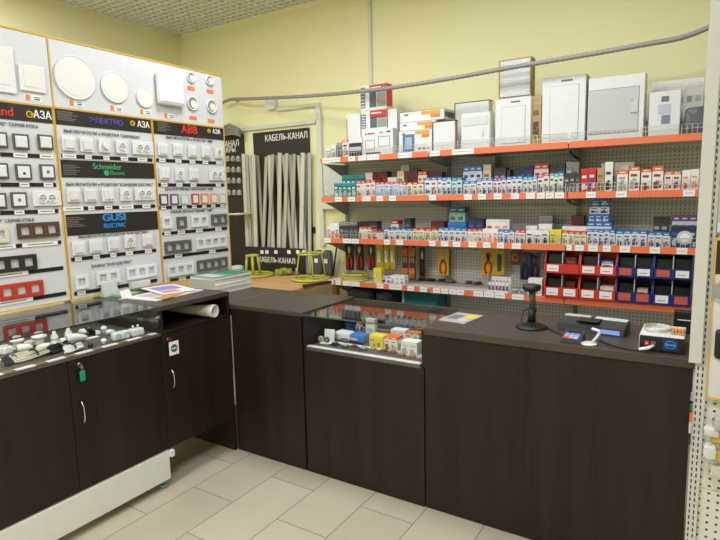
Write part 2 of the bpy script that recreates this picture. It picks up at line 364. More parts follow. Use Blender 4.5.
# keys
t = thing('door_key', 'key with a green tag hanging from the glass case cabinet door', 'key', (XA+.009, 1.402, .835))
part('key', MB().box(0, .012, -.001, .001, -.004, .004, CHROME).box(.009, .011, -.008, .008, -.012, .006, CHROME).tube(circle((.014, 0, -.014), .01, 12, 'Y'), .001, CHROME, 6, True), t)
part('key_tag', MB().box(.01, .016, -.013, .013, -.075, -.025, col(20, 150, 110), .003), t)
t = thing('door_key', 'key with a white square tag hanging from the door with the slot above', 'key', (XA+.009, Y0+.045, .838))
part('key', MB().box(0, .012, -.001, .001, -.004, .004, CHROME).box(.009, .011, -.008, .008, -.012, .006, CHROME), t)
tg = part('key_tag', MB().box(.008, .011, -.012, .052, -.09, -.014, PAPER, .001), t)
part('tag_logo', MB().cyl((.011, .02, -.052), .022, .001, col(30, 110, 90), 'X').box(.0112, .0122, .005, .035, -.056, -.049, PAPER), tg)
t = solo('rolled_catalogue', MB().lathe([(.016, 0), (.02, .02), (.04, .34), (.038, .345), (.033, .342), (.03, .335), (.02, .2)], col(214, 214, 212), (0, 0, 0), 20), 'rolled grey brochure lying in the open slot of the side cabinet', 'brochure')
t.rotation_euler = (0, PI/2, math.radians(12)); t.location = (-2.80, 2.185, .9305)

# ================================================================ display boards at left
XP = -3.08
def B(px, py): v = on(px, py, 0, XP); return v.y, v.z
fr = thing('display_rack', 'white metal rack standing behind the switch display boards', 'rack', (-3.14, 2.0, 0))
for y in (1.1, 1.74, 2.377, 2.985): part('upright', MB().box(-.02, .02, -.02, .02, 0, 2.48, WMET), fr, loc=(0, y-2, .0015))
for z in (1.1, 1.7, 2.1, 2.46): part('cross_bar', MB().box(-.022, -.0205, -1., 1.005, -.02, .02, WMET), fr, loc=(0, 0, z))
LOWER = [(1.06, 1.7365), (1.7395, 2.3765), (2.3795, 3.01)]
LBL = ['display board at far left with black, brown and red socket frames', 'middle display board with three dark header bands and white switches', 'right display board with a row of coloured switch frames']
GREYPRINT = mat('grey_print', (118, 112, 106), .6)
LREADY = []
XF = XP+.0005
def fbox(mb, t, y0, y1, z0, z1, d0, d1, m):   # box on the face of a board
    return lb(mb, t, XP+d0, XP+d1, min(y0, y1), max(y0, y1), min(z0, z1), max(z0, z1), m)
boards = []
for i, (y0, y1) in enumerate(LOWER):
    t = thing('display_board', LBL[i], 'display board', (XP-.012, (y0+y1)/2, 1.032)); boards.append(t)
    part('panel', lb(MB(), t, XP-.025, XP, y0, y1, 1.036, 2.122, IVORY), t)
    b = MB(); e = .011
    fbox(b, t, y0, y1, 2.114, 2.122, .0005, .004, YTRIM); fbox(b, t, y0, y1, 1.036, 1.042, .0005, .004, YTRIM)
    fbox(b, t, y0, y0+.0045, 1.0465, 2.1115, .0005, .004, YTRIM); fbox(b, t, y1-.006, y1, 1.0465, 2.1115, .0005, .004, YTRIM)
    part('yellow_edge', b, t)
    hd = part('header', fbox(MB(), t, y0+.0065, y1-.0095, 2.028, 2.1115, .0005, .003, BLK2), t)
    if i == 1:
        for (a, c) in ((161.5, 178), (213, 233)):
            yy, z1_ = B(108, a); _, z0_ = B(108, c); z1_ = B(108, a)[1]
            part('header', fbox(MB(), t, y0+.012, y1-.0095, z0_, z1_, .0005, .003, BLK2), t)
def txt(t, s, px, py, size, m, bold=.0, sx=1):
    y, z = B(px, py); return lettering(s, size, m, t, L(t, XP+.0045, y, z), PI/2, bold, sx)
RLET = col(214, 52, 44); WLET = col(240, 240, 236); GLET = col(70, 160, 110); BLET = col(38, 140, 220); PLET = col(92, 84, 170)
txt(boards[0], 'legrand', -6, 110.5, .062, RLET, .001)
txt(boards[0], 'АЗА', 42, 115.5, .058, WLET, .001, .85)
txt(boards[1], 'ЭЛЕКТРО', 106, 122, .046, PLET, .001)
txt(boards[1], 'АЗА', 143, 125, .054, WLET, .001, .85)
txt(boards[2], 'ABB', 189, 130, .078, RLET, .0015)
txt(boards[2], 'АЗА', 216, 132, .046, WLET, .001, .85)
txt(boards[1], 'Schneider', 107, 167, .048, GLET, .001)
txt(boards[1], 'Electric', 117, 173.3, .034, GLET, .0005)
txt(boards[1], 'GUSI', 114, 217.5, .062, BLET, .003, 1.2)
txt(boards[1], 'ELECTRIC', 114.5, 225.5, .034, BLET, .0016, 1.0)
txt(boards[0], '"LEGRAND" СЕРИЯ ETIKA', 10, 124.5, .024, INK); txt(boards[0], '"LEGRAND" СЕРИЯ ETIKA', 6, 221, .024, INK)
txt(boards[1], 'ВЫКЛЮЧАТЕЛИ и РОЗЕТКИ "UNIVERSAL"', 104, 134.5, .025, INK); txt(boards[1], 'ВЫКЛЮЧАТЕЛИ и РОЗЕТКИ "SCHNEIDER ELECTRIC"', 112, 184.7, .0235, INK)
txt(boards[1], 'ВЫКЛЮЧАТЕЛИ и РОЗЕТКИ "GUSI ELECTRIC"', 115, 234.5, .022, INK); txt(boards[1], 'РАМКИ "GUSI ELECTRIC"', 112, 264, .024, INK)
txt(boards[2], 'ВЫКЛЮЧАТЕЛИ и РОЗЕТКИ "ABB"', 190, 139.5, .025, INK); txt(boards[2], 'ДЕКОРАТИВНЫЕ НАКЛАДКИ "ABB"', 190, 189, .025, INK); txt(boards[2], 'РАМКИ ДЕКОРАТИВНЫЕ "ABB"', 192, 211, .025, INK)
for t, px, py, sy, sz in ((boards[0], 29, 114.5, .022, .024), (boards[1], 132, 123.5, .02, .022), (boards[2], 208.5, 131, .016, .018), ):
    y, z = B(px, py); b = MB(); b.tube(circle(L(t, XP+.005, y, z), sy*.7, 12, 'X'), .004, YTRIM, 6, True); b.tube([L(t, XP+.005, y, z), L(t, XP+.005, y+sy, z+.006)], .003, YTRIM, 6)
    part('emblem', b, t)
y, z = B(106, 173); part('emblem', MB().cyl(L(boards[1], XP+.0035, y, z), .017, .002, GLET, 'X'), boards[1])
def sketch(t, px, py, w, h):
    y, z = B(px, py); b = MB()
    for k in range(6):
        zz = z+h/2-h*k/5; ww = w*(.55+.45*random.random()); fbox(b, t, y-w/2, y-w/2+ww, zz-.002, zz+.002, .0035, .0045, GREYPRINT)
    part('small_print', b, t)
sketch(boards[1], 69, 116.5, .14, .045); sketch(boards[1], 74, 170, .13, .05); sketch(boards[1], 76, 222, .12, .05); sketch(boards[2], 164, 127, .11, .05)
def strip(t, xa, ya, xb, yb, tags, h=.021):
    a, z1 = B(xa, ya); b_, z2 = B(xb, yb); z = (z1+z2)/2
    s_ = part('label_strip', fbox(MB(), t, a, b_, z-h/2, z+h/2, .0005, .0035, BLACK), t)
    for tx, tw in tags:
        m = MB()
        fr_ = (tx-xa)/(xb-xa); yc = B(tx, ya+(yb-ya)*fr_)[0]
        fbox(m, t, yc-tw/2, yc+tw/2, z-.011, z+.011, .004, .005, PAPER)
        fbox(m, t, yc-tw*.36, yc+tw*.36, z-.002, z+.003, .0052, .0056, GREYPRINT)
        part('price_tag', m, s_)
b0, b1, b2 = boards
strip(b0, 0, 153.5, 52.5, 157.5, [(20, .07), (46, .07)]); strip(b0, 0, 184, 56, 185.5, [(24, .05), (48, .05)])
strip(b0, 0, 213, 58, 211, [(19, .05), (46, .09)]); strip(b0, 0, 247, 61, 242.5, [(5, .1), (40, .19)])
strip(b0, 0, 276, 63, 267.5, [(6, .22)]); strip(b0, 0, 304, 66, 293, [(8, .25)])
strip(b1, 61, 155.5, 152, 160.5, [(69, .08), (88, .04), (106, .04), (124, .05), (142, .07)]); strip(b1, 66, 208.5, 155, 206.5, [(73, .12), (91, .04), (108, .05), (126, .1), (146, .06)])
strip(b1, 71, 260, 156, 250, [(78, .04), (96, .04), (113, .04), (129, .05), (148, .05)]); strip(b1, 74, 293, 157, 281, [(81, .05), (109, .06), (146, .06)])
strip(b2, 156, 160.5, 223, 163, [(162, .05), (178, .05), (192, .05), (205, .05), (219, .06)]); strip(b2, 158, 184.5, 224, 185.5, [(164, .05), (179, .05), (193, .05), (218, .05)])
strip(b2, 159, 207.5, 225, 205.5, [(163, .04), (174, .04), (184, .04), (194, .04), (204, .04), (213, .04), (222, .04)]); strip(b2, 162, 233.5, 227, 228.5, [(167, .05), (181, .06), (199, .06), (218, .06)])
strip(b2, 163, 257, 228, 250, [(178, .06), (212, .06)]); strip(b2, 170, 280, 229, 271, [(182, .06), (213, .06)])
y, z = B(138, 284); part('price_holder', fbox(MB(), b1, y-.07, y+.07, z-.02, z+.02, .0035, .03, col(215, 216, 214)), b1)
# ---- switches, sockets, frames, built facing -Y, turned to face +X
_cache = {}
def dev_parts(kind, n, c):
    k = (kind, n, c)
    if k in _cache: return _cache[k]
    m = col(*c) if isinstance(c, tuple) else c; s = .082; h = s/2; W = s+.071*(n-1); out = []
    if kind == 'frame':
        b = MB(); z0, z1 = .0005, .011; x0 = -W/2
        b.box(-W/2, W/2, -z1, -z0, h-.019, h, m, .0015).box(-W/2, W/2, -z1, -z0, -h, -h+.019, m, .0015)
        for i in range(n+1):
            xa = -W/2 if i == 0 else (W/2-.019 if i == n else -W/2+.041+.071*(i-.5)-.0135)
            xb = xa+(.019 if i in (0, n) else .027)
            b.box(xa, xb, -z1+.0004, -z0, -h+.0185, h-.0185, m)
        out.append(('frame', b.mesh('frame')))
    else:
        pl = MB().box(-W/2, W/2, -.011, -.0005, -h, h, m, .003)
        if kind in ('switch', 'socket', 'hole', 'datajack') and c not in ((222, 223, 226), (228, 229, 231)):
            out.append(('frame', pl.mesh('frame'))); W2 = W-.022; pl = MB().box(-W2/2, W2/2, -.013, -.011, -h+.011, h-.011, WHITE, .001)
            out.append(('cover', pl.mesh('cover')))
        else: out.append(('plate', pl.mesh('plate')))
        if kind == 'switch': out.append(('rocker', MB().prism([(-.018, -.0112), (-.024, .0), (-.012, .0)], 0, 0, WHITE).mesh('x') if 0 else MB().box(-.027, .027, -.0185, -.0115, -.027, .027, WHITE, .002, Matrix.Rotation(.05, 4, 'X')).mesh('rocker')))
        if kind == 'twin': 
            for sx in (-1, 1): out.append(('rocker', MB().box(sx*.0145-.0135, sx*.0145+.0135, -.018, -.0115, -.027, .027, WHITE, .002).mesh('rocker')))
        if kind in ('socket', 'dsocket'):
            for j in range(n):
                cx = -W/2+.041+.071*j if kind == 'socket' else (j-.5*(n-1))*.05
                b = MB(); rr = .023
                b.tube(circle((cx, -.0135, 0), rr, 20, 'Y'), .0035, WHITE, 6, True)
                b.cyl((cx, -.0135, 0), rr-.003, .0015, col(196, 196, 194), 'Y')
                for sx in (-1, 1): b.cyl((cx+sx*.0095, -.0142, 0), .0038, .001, BLACK, 'Y', seg=10)
                b.box(cx-.004, cx+.004, -.0145, -.0133, .014, .02, CHROME); b.box(cx-.004, cx+.004, -.0145, -.0133, -.02, -.014, CHROME)
                out.append(('socket_insert', b.mesh('socket_insert')))
        if kind == 'datajack': out.append(('jack', MB().box(-.007, .007, -.0145, -.0131, -.008, .008, GREY).mesh('jack')))
        if kind == 'dimmer': out.append(('dial', MB().cyl((0, -.03, 0), .02, .0165, WHITE, 'Y', r2=.0215).mesh('dial')))
        if kind == 'hole': out.append(('jack', MB().cyl((0, -.0145, -.008), .007, .0013, BLACK, 'Y').mesh('jack')))
    _cache[k] = out; return out
def device(px, py, kind, n, c, label, group=None, name=None, cat=None):
    y, z = B(px, py)
    nm = name or {'frame': 'socket_surround', 'switch': 'light_switch', 'twin': 'light_switch', 'socket': 'wall_socket', 'dsocket': 'wall_socket', 'datajack': 'data_socket', 'dimmer': 'dimmer_switch', 'hole': 'antenna_socket'}[kind]
    t = thing(nm, label, cat or {'frame': 'frame', 'switch': 'switch', 'twin': 'switch', 'dimmer': 'switch'}.get(kind, 'socket'), (XP+.004, y, z), PI/2, group)
    for pn, me in dev_parts(kind, n, c): link(pn, me, t)
W_ = (222, 223, 226)
ordn = ['leftmost', 'second from left', 'third from left', 'fourth from left', 'fifth from left', 'sixth from left', 'rightmost']
def row(where, items):
    for i, it in enumerate(items):
        px, py, kind, n, c, desc = it
        o = ordn[i] if i < len(items)-1 else 'rightmost'
        device(px, py, kind, n, c, '%s, %s %s' % (desc, o, where))
DG = (86, 84, 80)
row('in the top row of the far left board', [(-2, 140, 'switch', 1, DG, 'grey framed light switch'), (20, 142, 'switch', 1, DG, 'grey framed light switch'), (44.5, 142.5, 'switch', 1, DG, 'grey framed light switch')])
row('in the second row of the far left board', [(-1, 171, 'switch', 1, DG, 'grey framed light switch'), (22.5, 172, 'hole', 1, DG, 'grey edged antenna socket'), (46.5, 172, 'datajack', 1, DG, 'grey edged data socket')])
row('in the third row of the far left board', [(-3, 201, 'switch', 1, DG, 'grey framed switch'), (18, 200, 'datajack', 1, DG, 'grey framed telephone socket'), (46, 198.5, 'dsocket', 2, W_, 'white double socket')])
row('in the fourth row of the far left board', [(-1, 235, 'frame', 1, (214, 208, 186), 'cream single socket frame'), (38, 230, 'frame', 3, (84, 58, 44), 'brown triple socket frame')])
device(14, 263.5, 'frame', 3, (40, 38, 38), 'black triple socket frame above the red one'); device(21, 290, 'frame', 3, (186, 52, 38), 'red triple socket frame at the bottom of the far left board')
row('in the top row of the middle board', [(68, 143.5, 'switch', 1, W_, 'white light switch'), (86, 145, 'switch', 1, W_, 'white light switch'), (104, 146, 'dimmer', 1, W_, 'white dimmer'), (121, 147, 'socket', 1, W_, 'white single socket'), (142, 148.5, 'dsocket', 2, W_, 'white double socket')])
row('in the row between the green and blue lettering', [(73, 195, 'switch', 1, W_, 'white light switch'), (90, 195, 'switch', 1, W_, 'white light switch'), (107, 195, 'twin', 1, W_, 'white two-key switch'), (125, 194.5, 'socket', 1, W_, 'white single socket'), (144, 194, 'dsocket', 2, W_, 'white double socket')])
row('in the row under the blue lettering', [(78, 248, 'switch', 1, W_, 'white light switch'), (95, 246, 'switch', 1, W_, 'white light switch'), (113, 244, 'switch', 1, W_, 'white light switch'), (129, 241, 'socket', 1, W_, 'white single socket'), (147, 240, 'switch', 1, W_, 'white light switch')])
row('in the bottom row of the middle board', [(81, 282, 'frame', 1, (228, 229, 231), 'white single frame'), (107.5, 277, 'frame', 2, (228, 229, 231), 'white double frame'), (141, 271.5, 'frame', 3, (228, 229, 231), 'white triple frame')])
row('in the top row of the right board', [(162, 149.5, 'switch', 1, W_, 'white light switch'), (177, 150, 'switch', 1, W_, 'white light switch'), (191.5, 151.5, 'switch', 1, W_, 'white light switch'), (205, 152, 'switch', 1, W_, 'white light switch'), (218, 153, 'socket', 1, (222, 216, 204), 'cream round socket')])
row('in the second row of the right board', [(163.5, 174, 'twin', 1, W_, 'white two-key switch'), (179, 174.5, 'socket', 1, W_, 'white single socket'), (193, 174.5, 'switch', 1, W_, 'white light switch'), (216, 175, 'dsocket', 2, W_, 'white double socket')])
for (px, py), c, nm in zip([(163, 199.6), (173.7, 199.3), (184, 199), (194.6, 198.8), (204, 198.6), (213.3, 198.4), (222, 198.2)], [(60, 50, 78), (100, 84, 104), (176, 214, 196), (196, 54, 60), (232, 140, 40), (232, 160, 130), (186, 212, 198)], ['dark violet', 'dusty purple', 'mint green', 'red', 'orange', 'peach', 'pale green']):
    k = ('cf', c)
    if k not in _cache:
        b = MB(); m = col(*c)
        b.box(-.032, .032, -.009, -.0005, .028, .036, m).box(-.032, .032, -.009, -.0005, -.036, -.028, m).box(-.032, -.024, -.009, -.0005, -.028, .028, m).box(.024, .032, -.009, -.0005, -.028, .028, m)
        _cache[k] = b.mesh('frame')
    y, z = B(px, py); t = thing('switch_surround', '%s switch trim frame in the coloured row of the right board' % nm, 'frame', (XP+.004, y, z), PI/2); link('frame', _cache[k], t)
    part('insert', MB().box(-.0235, .0235, -.006, -.0005, -.0275, .0275, col(222, 224, 222), .001), t)
GF = (92, 92, 90)
row('in the row under the coloured frames', [(166, 222.5, 'frame', 1, (226, 227, 228), 'white single frame'), (181, 222.5, 'frame', 1, GF, 'grey single frame'), (199, 221, 'frame', 2, (226, 227, 228), 'white double frame'), (218.5, 219.5, 'frame', 2, GF, 'grey double frame')])
row('in the next to bottom row of the right board', [(177.5, 246.5, 'frame', 3, GF, 'grey triple frame'), (211, 242, 'frame', 4, (226, 227, 228), 'white quadruple frame')])
row('in the bottom row of the right board', [(180, 269.5, 'frame', 3, (226, 227, 228), 'white triple frame'), (212, 264, 'frame', 4, GF, 'grey quadruple frame')])
# ---- upper boards with lamps
UP = [(1.06, 1.7365, 'white upper board at far left showing square ceiling lamps'), (1.7395, 3.01, 'long white upper board showing round ceiling lamps')]
ups = []
for y0, y1, lab in UP:
    t = thing('lamp_board', lab, 'display board', (XP-.012, (y0+y1)/2, 2.1235)); ups.append(t)
    part('panel', lb(MB(), t, XP-.025, XP, y0, y1, 2.1235, 2.495, IVORY), t)
    b = MB(); fbox(b, t, y0, y1, 2.487, 2.495, .0005, .004, YTRIM); fbox(b, t, y0, y0+.006, 2.124, 2.4865, .0005, .004, YTRIM); part('yellow_edge', b, t)
LED = mat('lamp_face', (228, 226, 220), .5)
def roundlamp(px, py, r, label):
    y, z = B(px, py); t = thing('round_downlight', label, 'lamp', (XP+.004, y, z), PI/2)
    part('rim', MB().tube(circle((0, -.004, 0), r-.004, 32, 'Y'), .0035, WHITE, 8, True).cyl((0, -.005, 0), r-.004, .0045, WHITE, 'Y', seg=32), t)
    part('lamp_face', MB().cyl((0, -.0065, 0), r*.82, .0014, LED, 'Y', seg=32), t)
roundlamp(74.5, 78, .122, 'largest round white downlight on the long upper board')
roundlamp(114, 87.5, .092, 'middle sized round white downlight on the long upper board'); roundlamp(144, 98, .062, 'small round white downlight beside the thick square lamp')
def sqlamp(px, py, w, h, label):
    y, z = B(px, py); t = thing('square_downlight', label, 'lamp', (XP+.004, y, z), PI/2)
    part('rim', MB().box(-w, w, -.007, -.0005, -h, h, WHITE, .002), t)
    part('lamp_face', MB().box(-w*.66, w*.66, -.009, -.0072, -h*.66, h*.66, LED, .0005), t)
sqlamp(31.5, 79, .067, .067, 'small square white downlight right of the tall square one'); sqlamp(-6, 68, .095, .115, 'tall square white downlight cut by the left picture edge')
y, z = B(168, 90); t = thing('surface_lamp', 'thick rounded square white surface lamp on the long upper board', 'lamp', (XP+.004, y, z), PI/2)
part('housing', MB().box(-.108, .108, -.042, -.0005, -.105, .105, WHITE, .019), t); part('lamp_face', MB().box(-.086, .086, -.044, -.0422, -.084, .084, mat('lamp_face_cool', (230, 232, 234), .4), .0005), t)
for px, py, r, lab in ((190.5, 77.5, .036, 'upper left'), (209, 80.5, .036, 'upper right'), (192, 103.5, .048, 'lower left'), (211, 106.5, .048, 'lower right')):
    y, z = B(px, py); t = thing('spot_lamp', 'small recessed round spot, %s of the four at the board end' % lab, 'lamp', (XP+.004, y, z), PI/2)
    part('ring', MB().tube(circle((0, -.004, 0), r-.004, 24, 'Y'), .005, WHITE, 8, True), t)
    part('reflector', MB().cyl((0, -.003, 0), r-.006, .0025, mat('reflector_grey', (176, 176, 172), .2, .6), 'Y', seg=24).cyl((r*.2, -.006, -r*.1), r*.55, .003, LED, 'Y', seg=16), t)
OLAB = mat('orange_label', (226, 128, 70), .6)
for px, py in ((191, 88.5), (210, 91.5), (193, 118), (211, 121)):
    y, z = B(px, py); part('orange_label', fbox(MB(), ups[1], y-.032, y+.032, z-.013, z+.013, .0005, .002, OLAB), ups[1])
for t, px, py in ((ups[0], 33, 98), (ups[1], 76, 103), (ups[1], 116, 108.5), (ups[1], 145, 112), (ups[1], 169, 116)):
    y, z = B(px, py); q = part('price_tag', fbox(MB(), t, y-.045, y+.045, z-.016, z+.016, .0005, .002, PAPER), t)
    part('tag_print', fbox(fbox(fbox(MB(), t, y-.04, y-.015, z-.014, z+.014, .0022, .003, OLAB), t, y, y+.04, z+.002, z+.006, .0022, .003, GREYPRINT), t, y+.005, y+.035, z-.01, z-.003, .0022, .003, PLET), q)

# ================================================================ shelving along the back wall
ZS = [1.915, 1.59, 1.245, .885]; YS = 3.80; YP = 4.205
names = ['top', 'second', 'third', 'lowest']
BX = [(-2.78, -1.785), (-1.779, -.785), (-.779, .21)]
side = ['left', 'middle', 'right']
for i, (x0, x1) in enumerate(BX):
    t = thing('perforated_panel', 'grey perforated back panel of the %s shelving bay' % side[i], 'shelving panel', ((x0+x1)/2, YP, 0))
    zz = [.1, .45, .8, 1.15, 1.5, 1.85, 2.05]
    for a, b_ in zip(zz, zz[1:]):
        if i == 0: xa = -2.775
        else: xa = x0
        part('panel', lb(MB(), t, xa, x1, YP, YP+.012, a+.002, b_-.002, PERF), t)
    part('backing_bar', lb(MB(), t, x0, x1, YP+.0125, YP+.03, .002, .1, WMET), t)
for x in (-2.7825, -1.782, -.782, .218):
    lab = {-2.7825: 'slotted grey upright at the left end of the shelving', -1.782: 'slotted grey upright between left and middle bays', -.782: 'slotted grey upright between middle and right bays', .218: 'slotted grey upright at the right end, behind the white post'}[x]
    b = MB().box(x-.016, x+.016, YP-.016, YP-.0005, .002, 2.06, mat('upright_grey', (150, 148, 142), .4)); z = .5
    while z < 2.04: b.box(x-.009, x-.005, YP-.0166, YP-.0158, z, z+.016, BLACK).box(x+.005, x+.009, YP-.0166, YP-.0158, z, z+.016, BLACK); z += .03
    solo('shelf_upright', b, lab, 'upright')
LABS = [[(322, 340), (348, 355), (358, 366), (367, 379), (398, 412), (430, 440), (452, 474)],  # last two on this top rail paint a whitish glare
 [(335, 341.7), (347.6, 355), (362, 370.5), (376.5, 383), (389, 396), (428, 436), (464, 472), (478, 486), (494, 502), (511, 519), (526, 535), (537, 545), (546, 554), (555, 564), (586, 596), (616, 627), (683, 695)],
 [(324, 331), (343, 351), (351.5, 359), (384, 390), (396, 403), (428, 435.5), (441, 448.5), (453, 460.5), (468.5, 476.7), (483, 490.5), (497, 504), (512, 521), (563.5, 572), (575, 584), (588.6, 598), (603, 611), (620, 630.5), (650, 660.5), (677, 688)],
 [(329, 333.5), (336, 341), (343, 351), (351.5, 360), (377, 383.5), (389, 395), (395.5, 402), (407.5, 414), (420, 427), (433, 440), (441, 448), (449, 456), (456.5, 464), (473.5, 483), (484, 494), (495, 505), (512, 524)]]
LPY = [150, 194, 243, 290]
YR = YS-.002
for k, zt in enumerate(ZS):
    for i, (x0, x1) in enumerate(BX):
        t = thing('wall_shelf', 'grey metal %s shelf of the %s bay with an orange price rail' % (names[k], side[i]), 'shelf', ((x0+x1)/2, 4.0, zt-.045))
        dz = 0
        part('shelf_board', lb(MB(), t, x0+.001, x1-.001, YS+.004, YP-.018, zt-.034, zt-.014, mat('shelf_grey', (214, 213, 208), .45)), t)
        rl = part('price_rail', lb(MB(), t, x0+.001, x1-.001, YS, YS+.003, zt-.042, zt, ORANGE), t)
        b = MB()
        for (pa, pb) in LABS[k]:
            xa = on(pa, LPY[k], 1, YR).x; xb = on(pb, LPY[k], 1, YR).x
            if x0 < (xa+xb)/2 < x1:
                q = part('price_label', lb(lb(MB(), t, max(xa, x0+.003), min(xb, x1-.003), YR-.0015, YR+.0005, zt-.040, zt-.0015, PAPER), t, xa+.008, xb-.012, YR-.002, YR-.0014, zt-.022, zt-.019, col(150, 148, 150)), t)
        if k < 3:
            b = MB(); yw = YS+.012; h = .055
            for zz in (zt+h, zt+h*.55): b.tube([L(t, x0+.01, yw, zz), L(t, x1-.01, yw, zz)], .0017, STEEL, 5)
            n = 36
            for j in range(n+1):
                xx = x0+.01+(x1-x0-.02)*j/n; lb(b, t, xx-.0012, xx+.0012, yw-.0012, yw+.0012, zt-.013, zt+h, STEEL)
            part('wire_fence', b, t)
        for xx in (x0+.012, x1-.012):
            bh = .12 if (i == 0 and xx < x0+.1) else .055
            part('bracket', MB().prism([(YS+.03-4, -.012+.045-.034-.001), (YP-.017-4, -.0), (YP-.017-4, -bh), (YP-.05-4, -bh), (YS+.12-4, -.03)], xx-t.location.x-.0025, xx-t.location.x+.0025, mat('bracket_grey', (170, 168, 160), .5), 'X'), t)
# ---- cartons
SCH = {  # base, top band, side, print colours
 'teal': ((20, 116, 122), (60, 160, 170), [(230, 236, 236), (180, 220, 220)]), 'redwhite': ((228, 226, 222), (205, 60, 50), [(120, 120, 124), (190, 60, 60), (236, 200, 180)]),
 'redblue': ((206, 214, 226), (206, 66, 56), [(110, 140, 190), (150, 170, 210)]), 'redcream': ((232, 226, 196), (206, 62, 48), [(160, 140, 110), (120, 110, 90)]),
 'bluewhite': ((220, 224, 228), (50, 112, 186), [(44, 60, 130), (60, 70, 140), (170, 60, 70)]), 'tealwhite': ((190, 220, 220), (24, 130, 150), [(40, 60, 110), (36, 140, 150)]),
 'pinkwhite': ((222, 220, 200), (214, 50, 120), [(60, 60, 130), (120, 60, 120)]), 'cyanwhite': ((222, 222, 204), (50, 160, 200), [(50, 60, 120), (40, 110, 170)]),
 'purple': ((220, 218, 226), (120, 60, 140), [(60, 50, 120), (140, 60, 110)]), 'red': ((198, 34, 32), (214, 50, 44), [(226, 226, 232), (60, 70, 140)]),
 'maroon': ((104, 34, 34), (80, 26, 28), [(170, 60, 50), (60, 30, 30)]), 'darkblue': ((38, 48, 92), (26, 36, 80), [(180, 190, 214), (70, 90, 150)]),
 'dark': ((62, 62, 64), (44, 44, 46), [(170, 170, 168), (110, 110, 110)]), 'white': ((230, 230, 228), (236, 236, 234), [(160, 160, 162), (190, 190, 192)]),
 'whiteblack': ((226, 226, 224), (232, 232, 230), [(36, 36, 38), (50, 50, 50)]), 'yellow': ((228, 206, 40), (236, 216, 60), [(200, 190, 150), (150, 120, 60)]),
 'cream': ((224, 214, 184), (212, 196, 160), [(150, 120, 90), (190, 70, 60)]), 'card': ((176, 146, 104), (186, 156, 114), [(120, 96, 66)]),
 'whitered': ((234, 232, 228), (236, 236, 234), [(206, 60, 44), (226, 150, 120)]), 'grey': ((142, 140, 142), (160, 158, 160), [(90, 80, 100), (200, 200, 204)]),
 'whiteorange': ((232, 230, 226), (226, 104, 50), [(170, 160, 150), (150, 40, 50)]), 'blue': ((40, 110, 180), (50, 130, 200), [(230, 232, 236), (210, 220, 232)]),
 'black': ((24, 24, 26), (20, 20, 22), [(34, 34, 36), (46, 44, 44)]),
 'redgrey': ((92, 94, 98), (200, 40, 44), [(60, 66, 70), (230, 230, 228)]), }
def carton_mesh(w, h, d, sch):
    base, top, pr = SCH[sch]; b = MB(); m0 = col(*base, .45)
    b.box(-w/2, w/2, 0, d, 0, h, m0)
    tb = h*random.uniform(.12, .2); mt = col(*top, .45)
    b.box(-w/2-.0004, w/2+.0004, -.0004, d+.0004, h-tb, h+.0004, mt)
    nx = max(1, round(w/.05))
    for i in range(nx):      # printed pictures and lines on the front
        cx = -w/2+w*(i+.5)/nx; hw = w/nx*.36
        c = col(*random.choice(pr)); c2 = col(*random.choice(pr))
        y0 = (h-tb)*random.uniform(.1, .2); y1 = (h-tb)*random.uniform(.45, .62)
        b.box(cx-hw, cx-hw*random.uniform(-.3, .1), -.001, 0, y0, y1, c)
        b.box(cx+hw*.25, cx+hw, -.001, 0, y0+h*.03, y0+(y1-y0)*.7, c2)
        b.box(cx-hw, cx+hw*.7, -.001, 0, (h-tb)*.74, (h-tb)*.86, c2)
        b.box(cx-hw*.8, cx+hw*.8, -.001, 0, h-tb*.65, h-tb*.35, m0)
        if random.random() < .5: b.cyl((cx, -.0012, y1), min(hw*.6, h*.14), .001, c, 'Y', seg=12)
    # side print
    b.box(w/2, w/2+.0008, d*.15, d*.85, h*.15, h*.55, col(*random.choice(pr)))
    return b.mesh('carton')
def goods(level, pa, pb, ptop, n, sch, label, front=YS+.022, depth=.085, zbase=None, pybase=None, name='product_carton', cat='carton', gap=.002):
    """n cartons between two pixel columns, top at a pixel row, standing on shelf `level`"""
    zb = (ZS[level]-.013) if zbase is None else zbase
    pm = (pa+pb)/2; xa = on(pa, ptop+8, 1, front).x; xb = on(pb, ptop+8, 1, front).x; zt = on(pm, ptop, 1, front).z
    if pybase is not None: zb = on(pm, pybase, 1, front).z
    w = (xb-xa)/n; out = []
    for i in range(n):
        hh = (zt-zb)*(1-(.0 if n == 1 else random.uniform(0, .03)))
        me = carton_mesh(w-gap, hh, depth, sch)
        o = solo(name, me, label, cat, (xa+w*(i+.5), front+(0 if n == 1 else random.uniform(0, .004)), zb+.0005), 0, (label if n > 1 else None))
        out.append(o)
    return out
F2 = YS+.13; F3 = YS+.25
# second shelf
G = goods
G(1, 334, 356, 183, 5, 'teal', 'small teal carton in the front row at the left end of the second shelf')
G(1, 342, 365, 175, 1, 'teal', 'long teal box behind the small teal cartons', F2, .09)
G(1, 356.3, 365.5, 180.5, 2, 'redwhite', 'red topped white carton right of the teal cartons')
G(1, 366, 375, 180, 2, 'redwhite', 'red topped carton with grey print, before the dark red boxes')
G(1, 375.5, 398.5, 182, 5, 'redblue', 'red topped pale blue carton in the front row of the second shelf')
G(1, 399, 406.5, 182, 2, 'redblue', 'red topped blue carton under the tall red stack'); G(1, 407, 423.5, 182, 3, 'redcream', 'red topped cream carton in the front row of the second shelf')
G(1, 365.5, 372.5, 173, 1, 'whitered', 'tall white and red carton behind the front row, left part', F2, .08); G(1, 373, 387, 171.5, 3, 'maroon', 'dark red carton behind the pale blue cartons', F2, .08)
G(1, 387.5, 396.5, 177, 2, 'whitered', 'low white and red carton behind the front row', F2, .08); G(1, 397, 404, 171, 1, 'cream', 'cream carton behind the red topped ones', F2, .08)
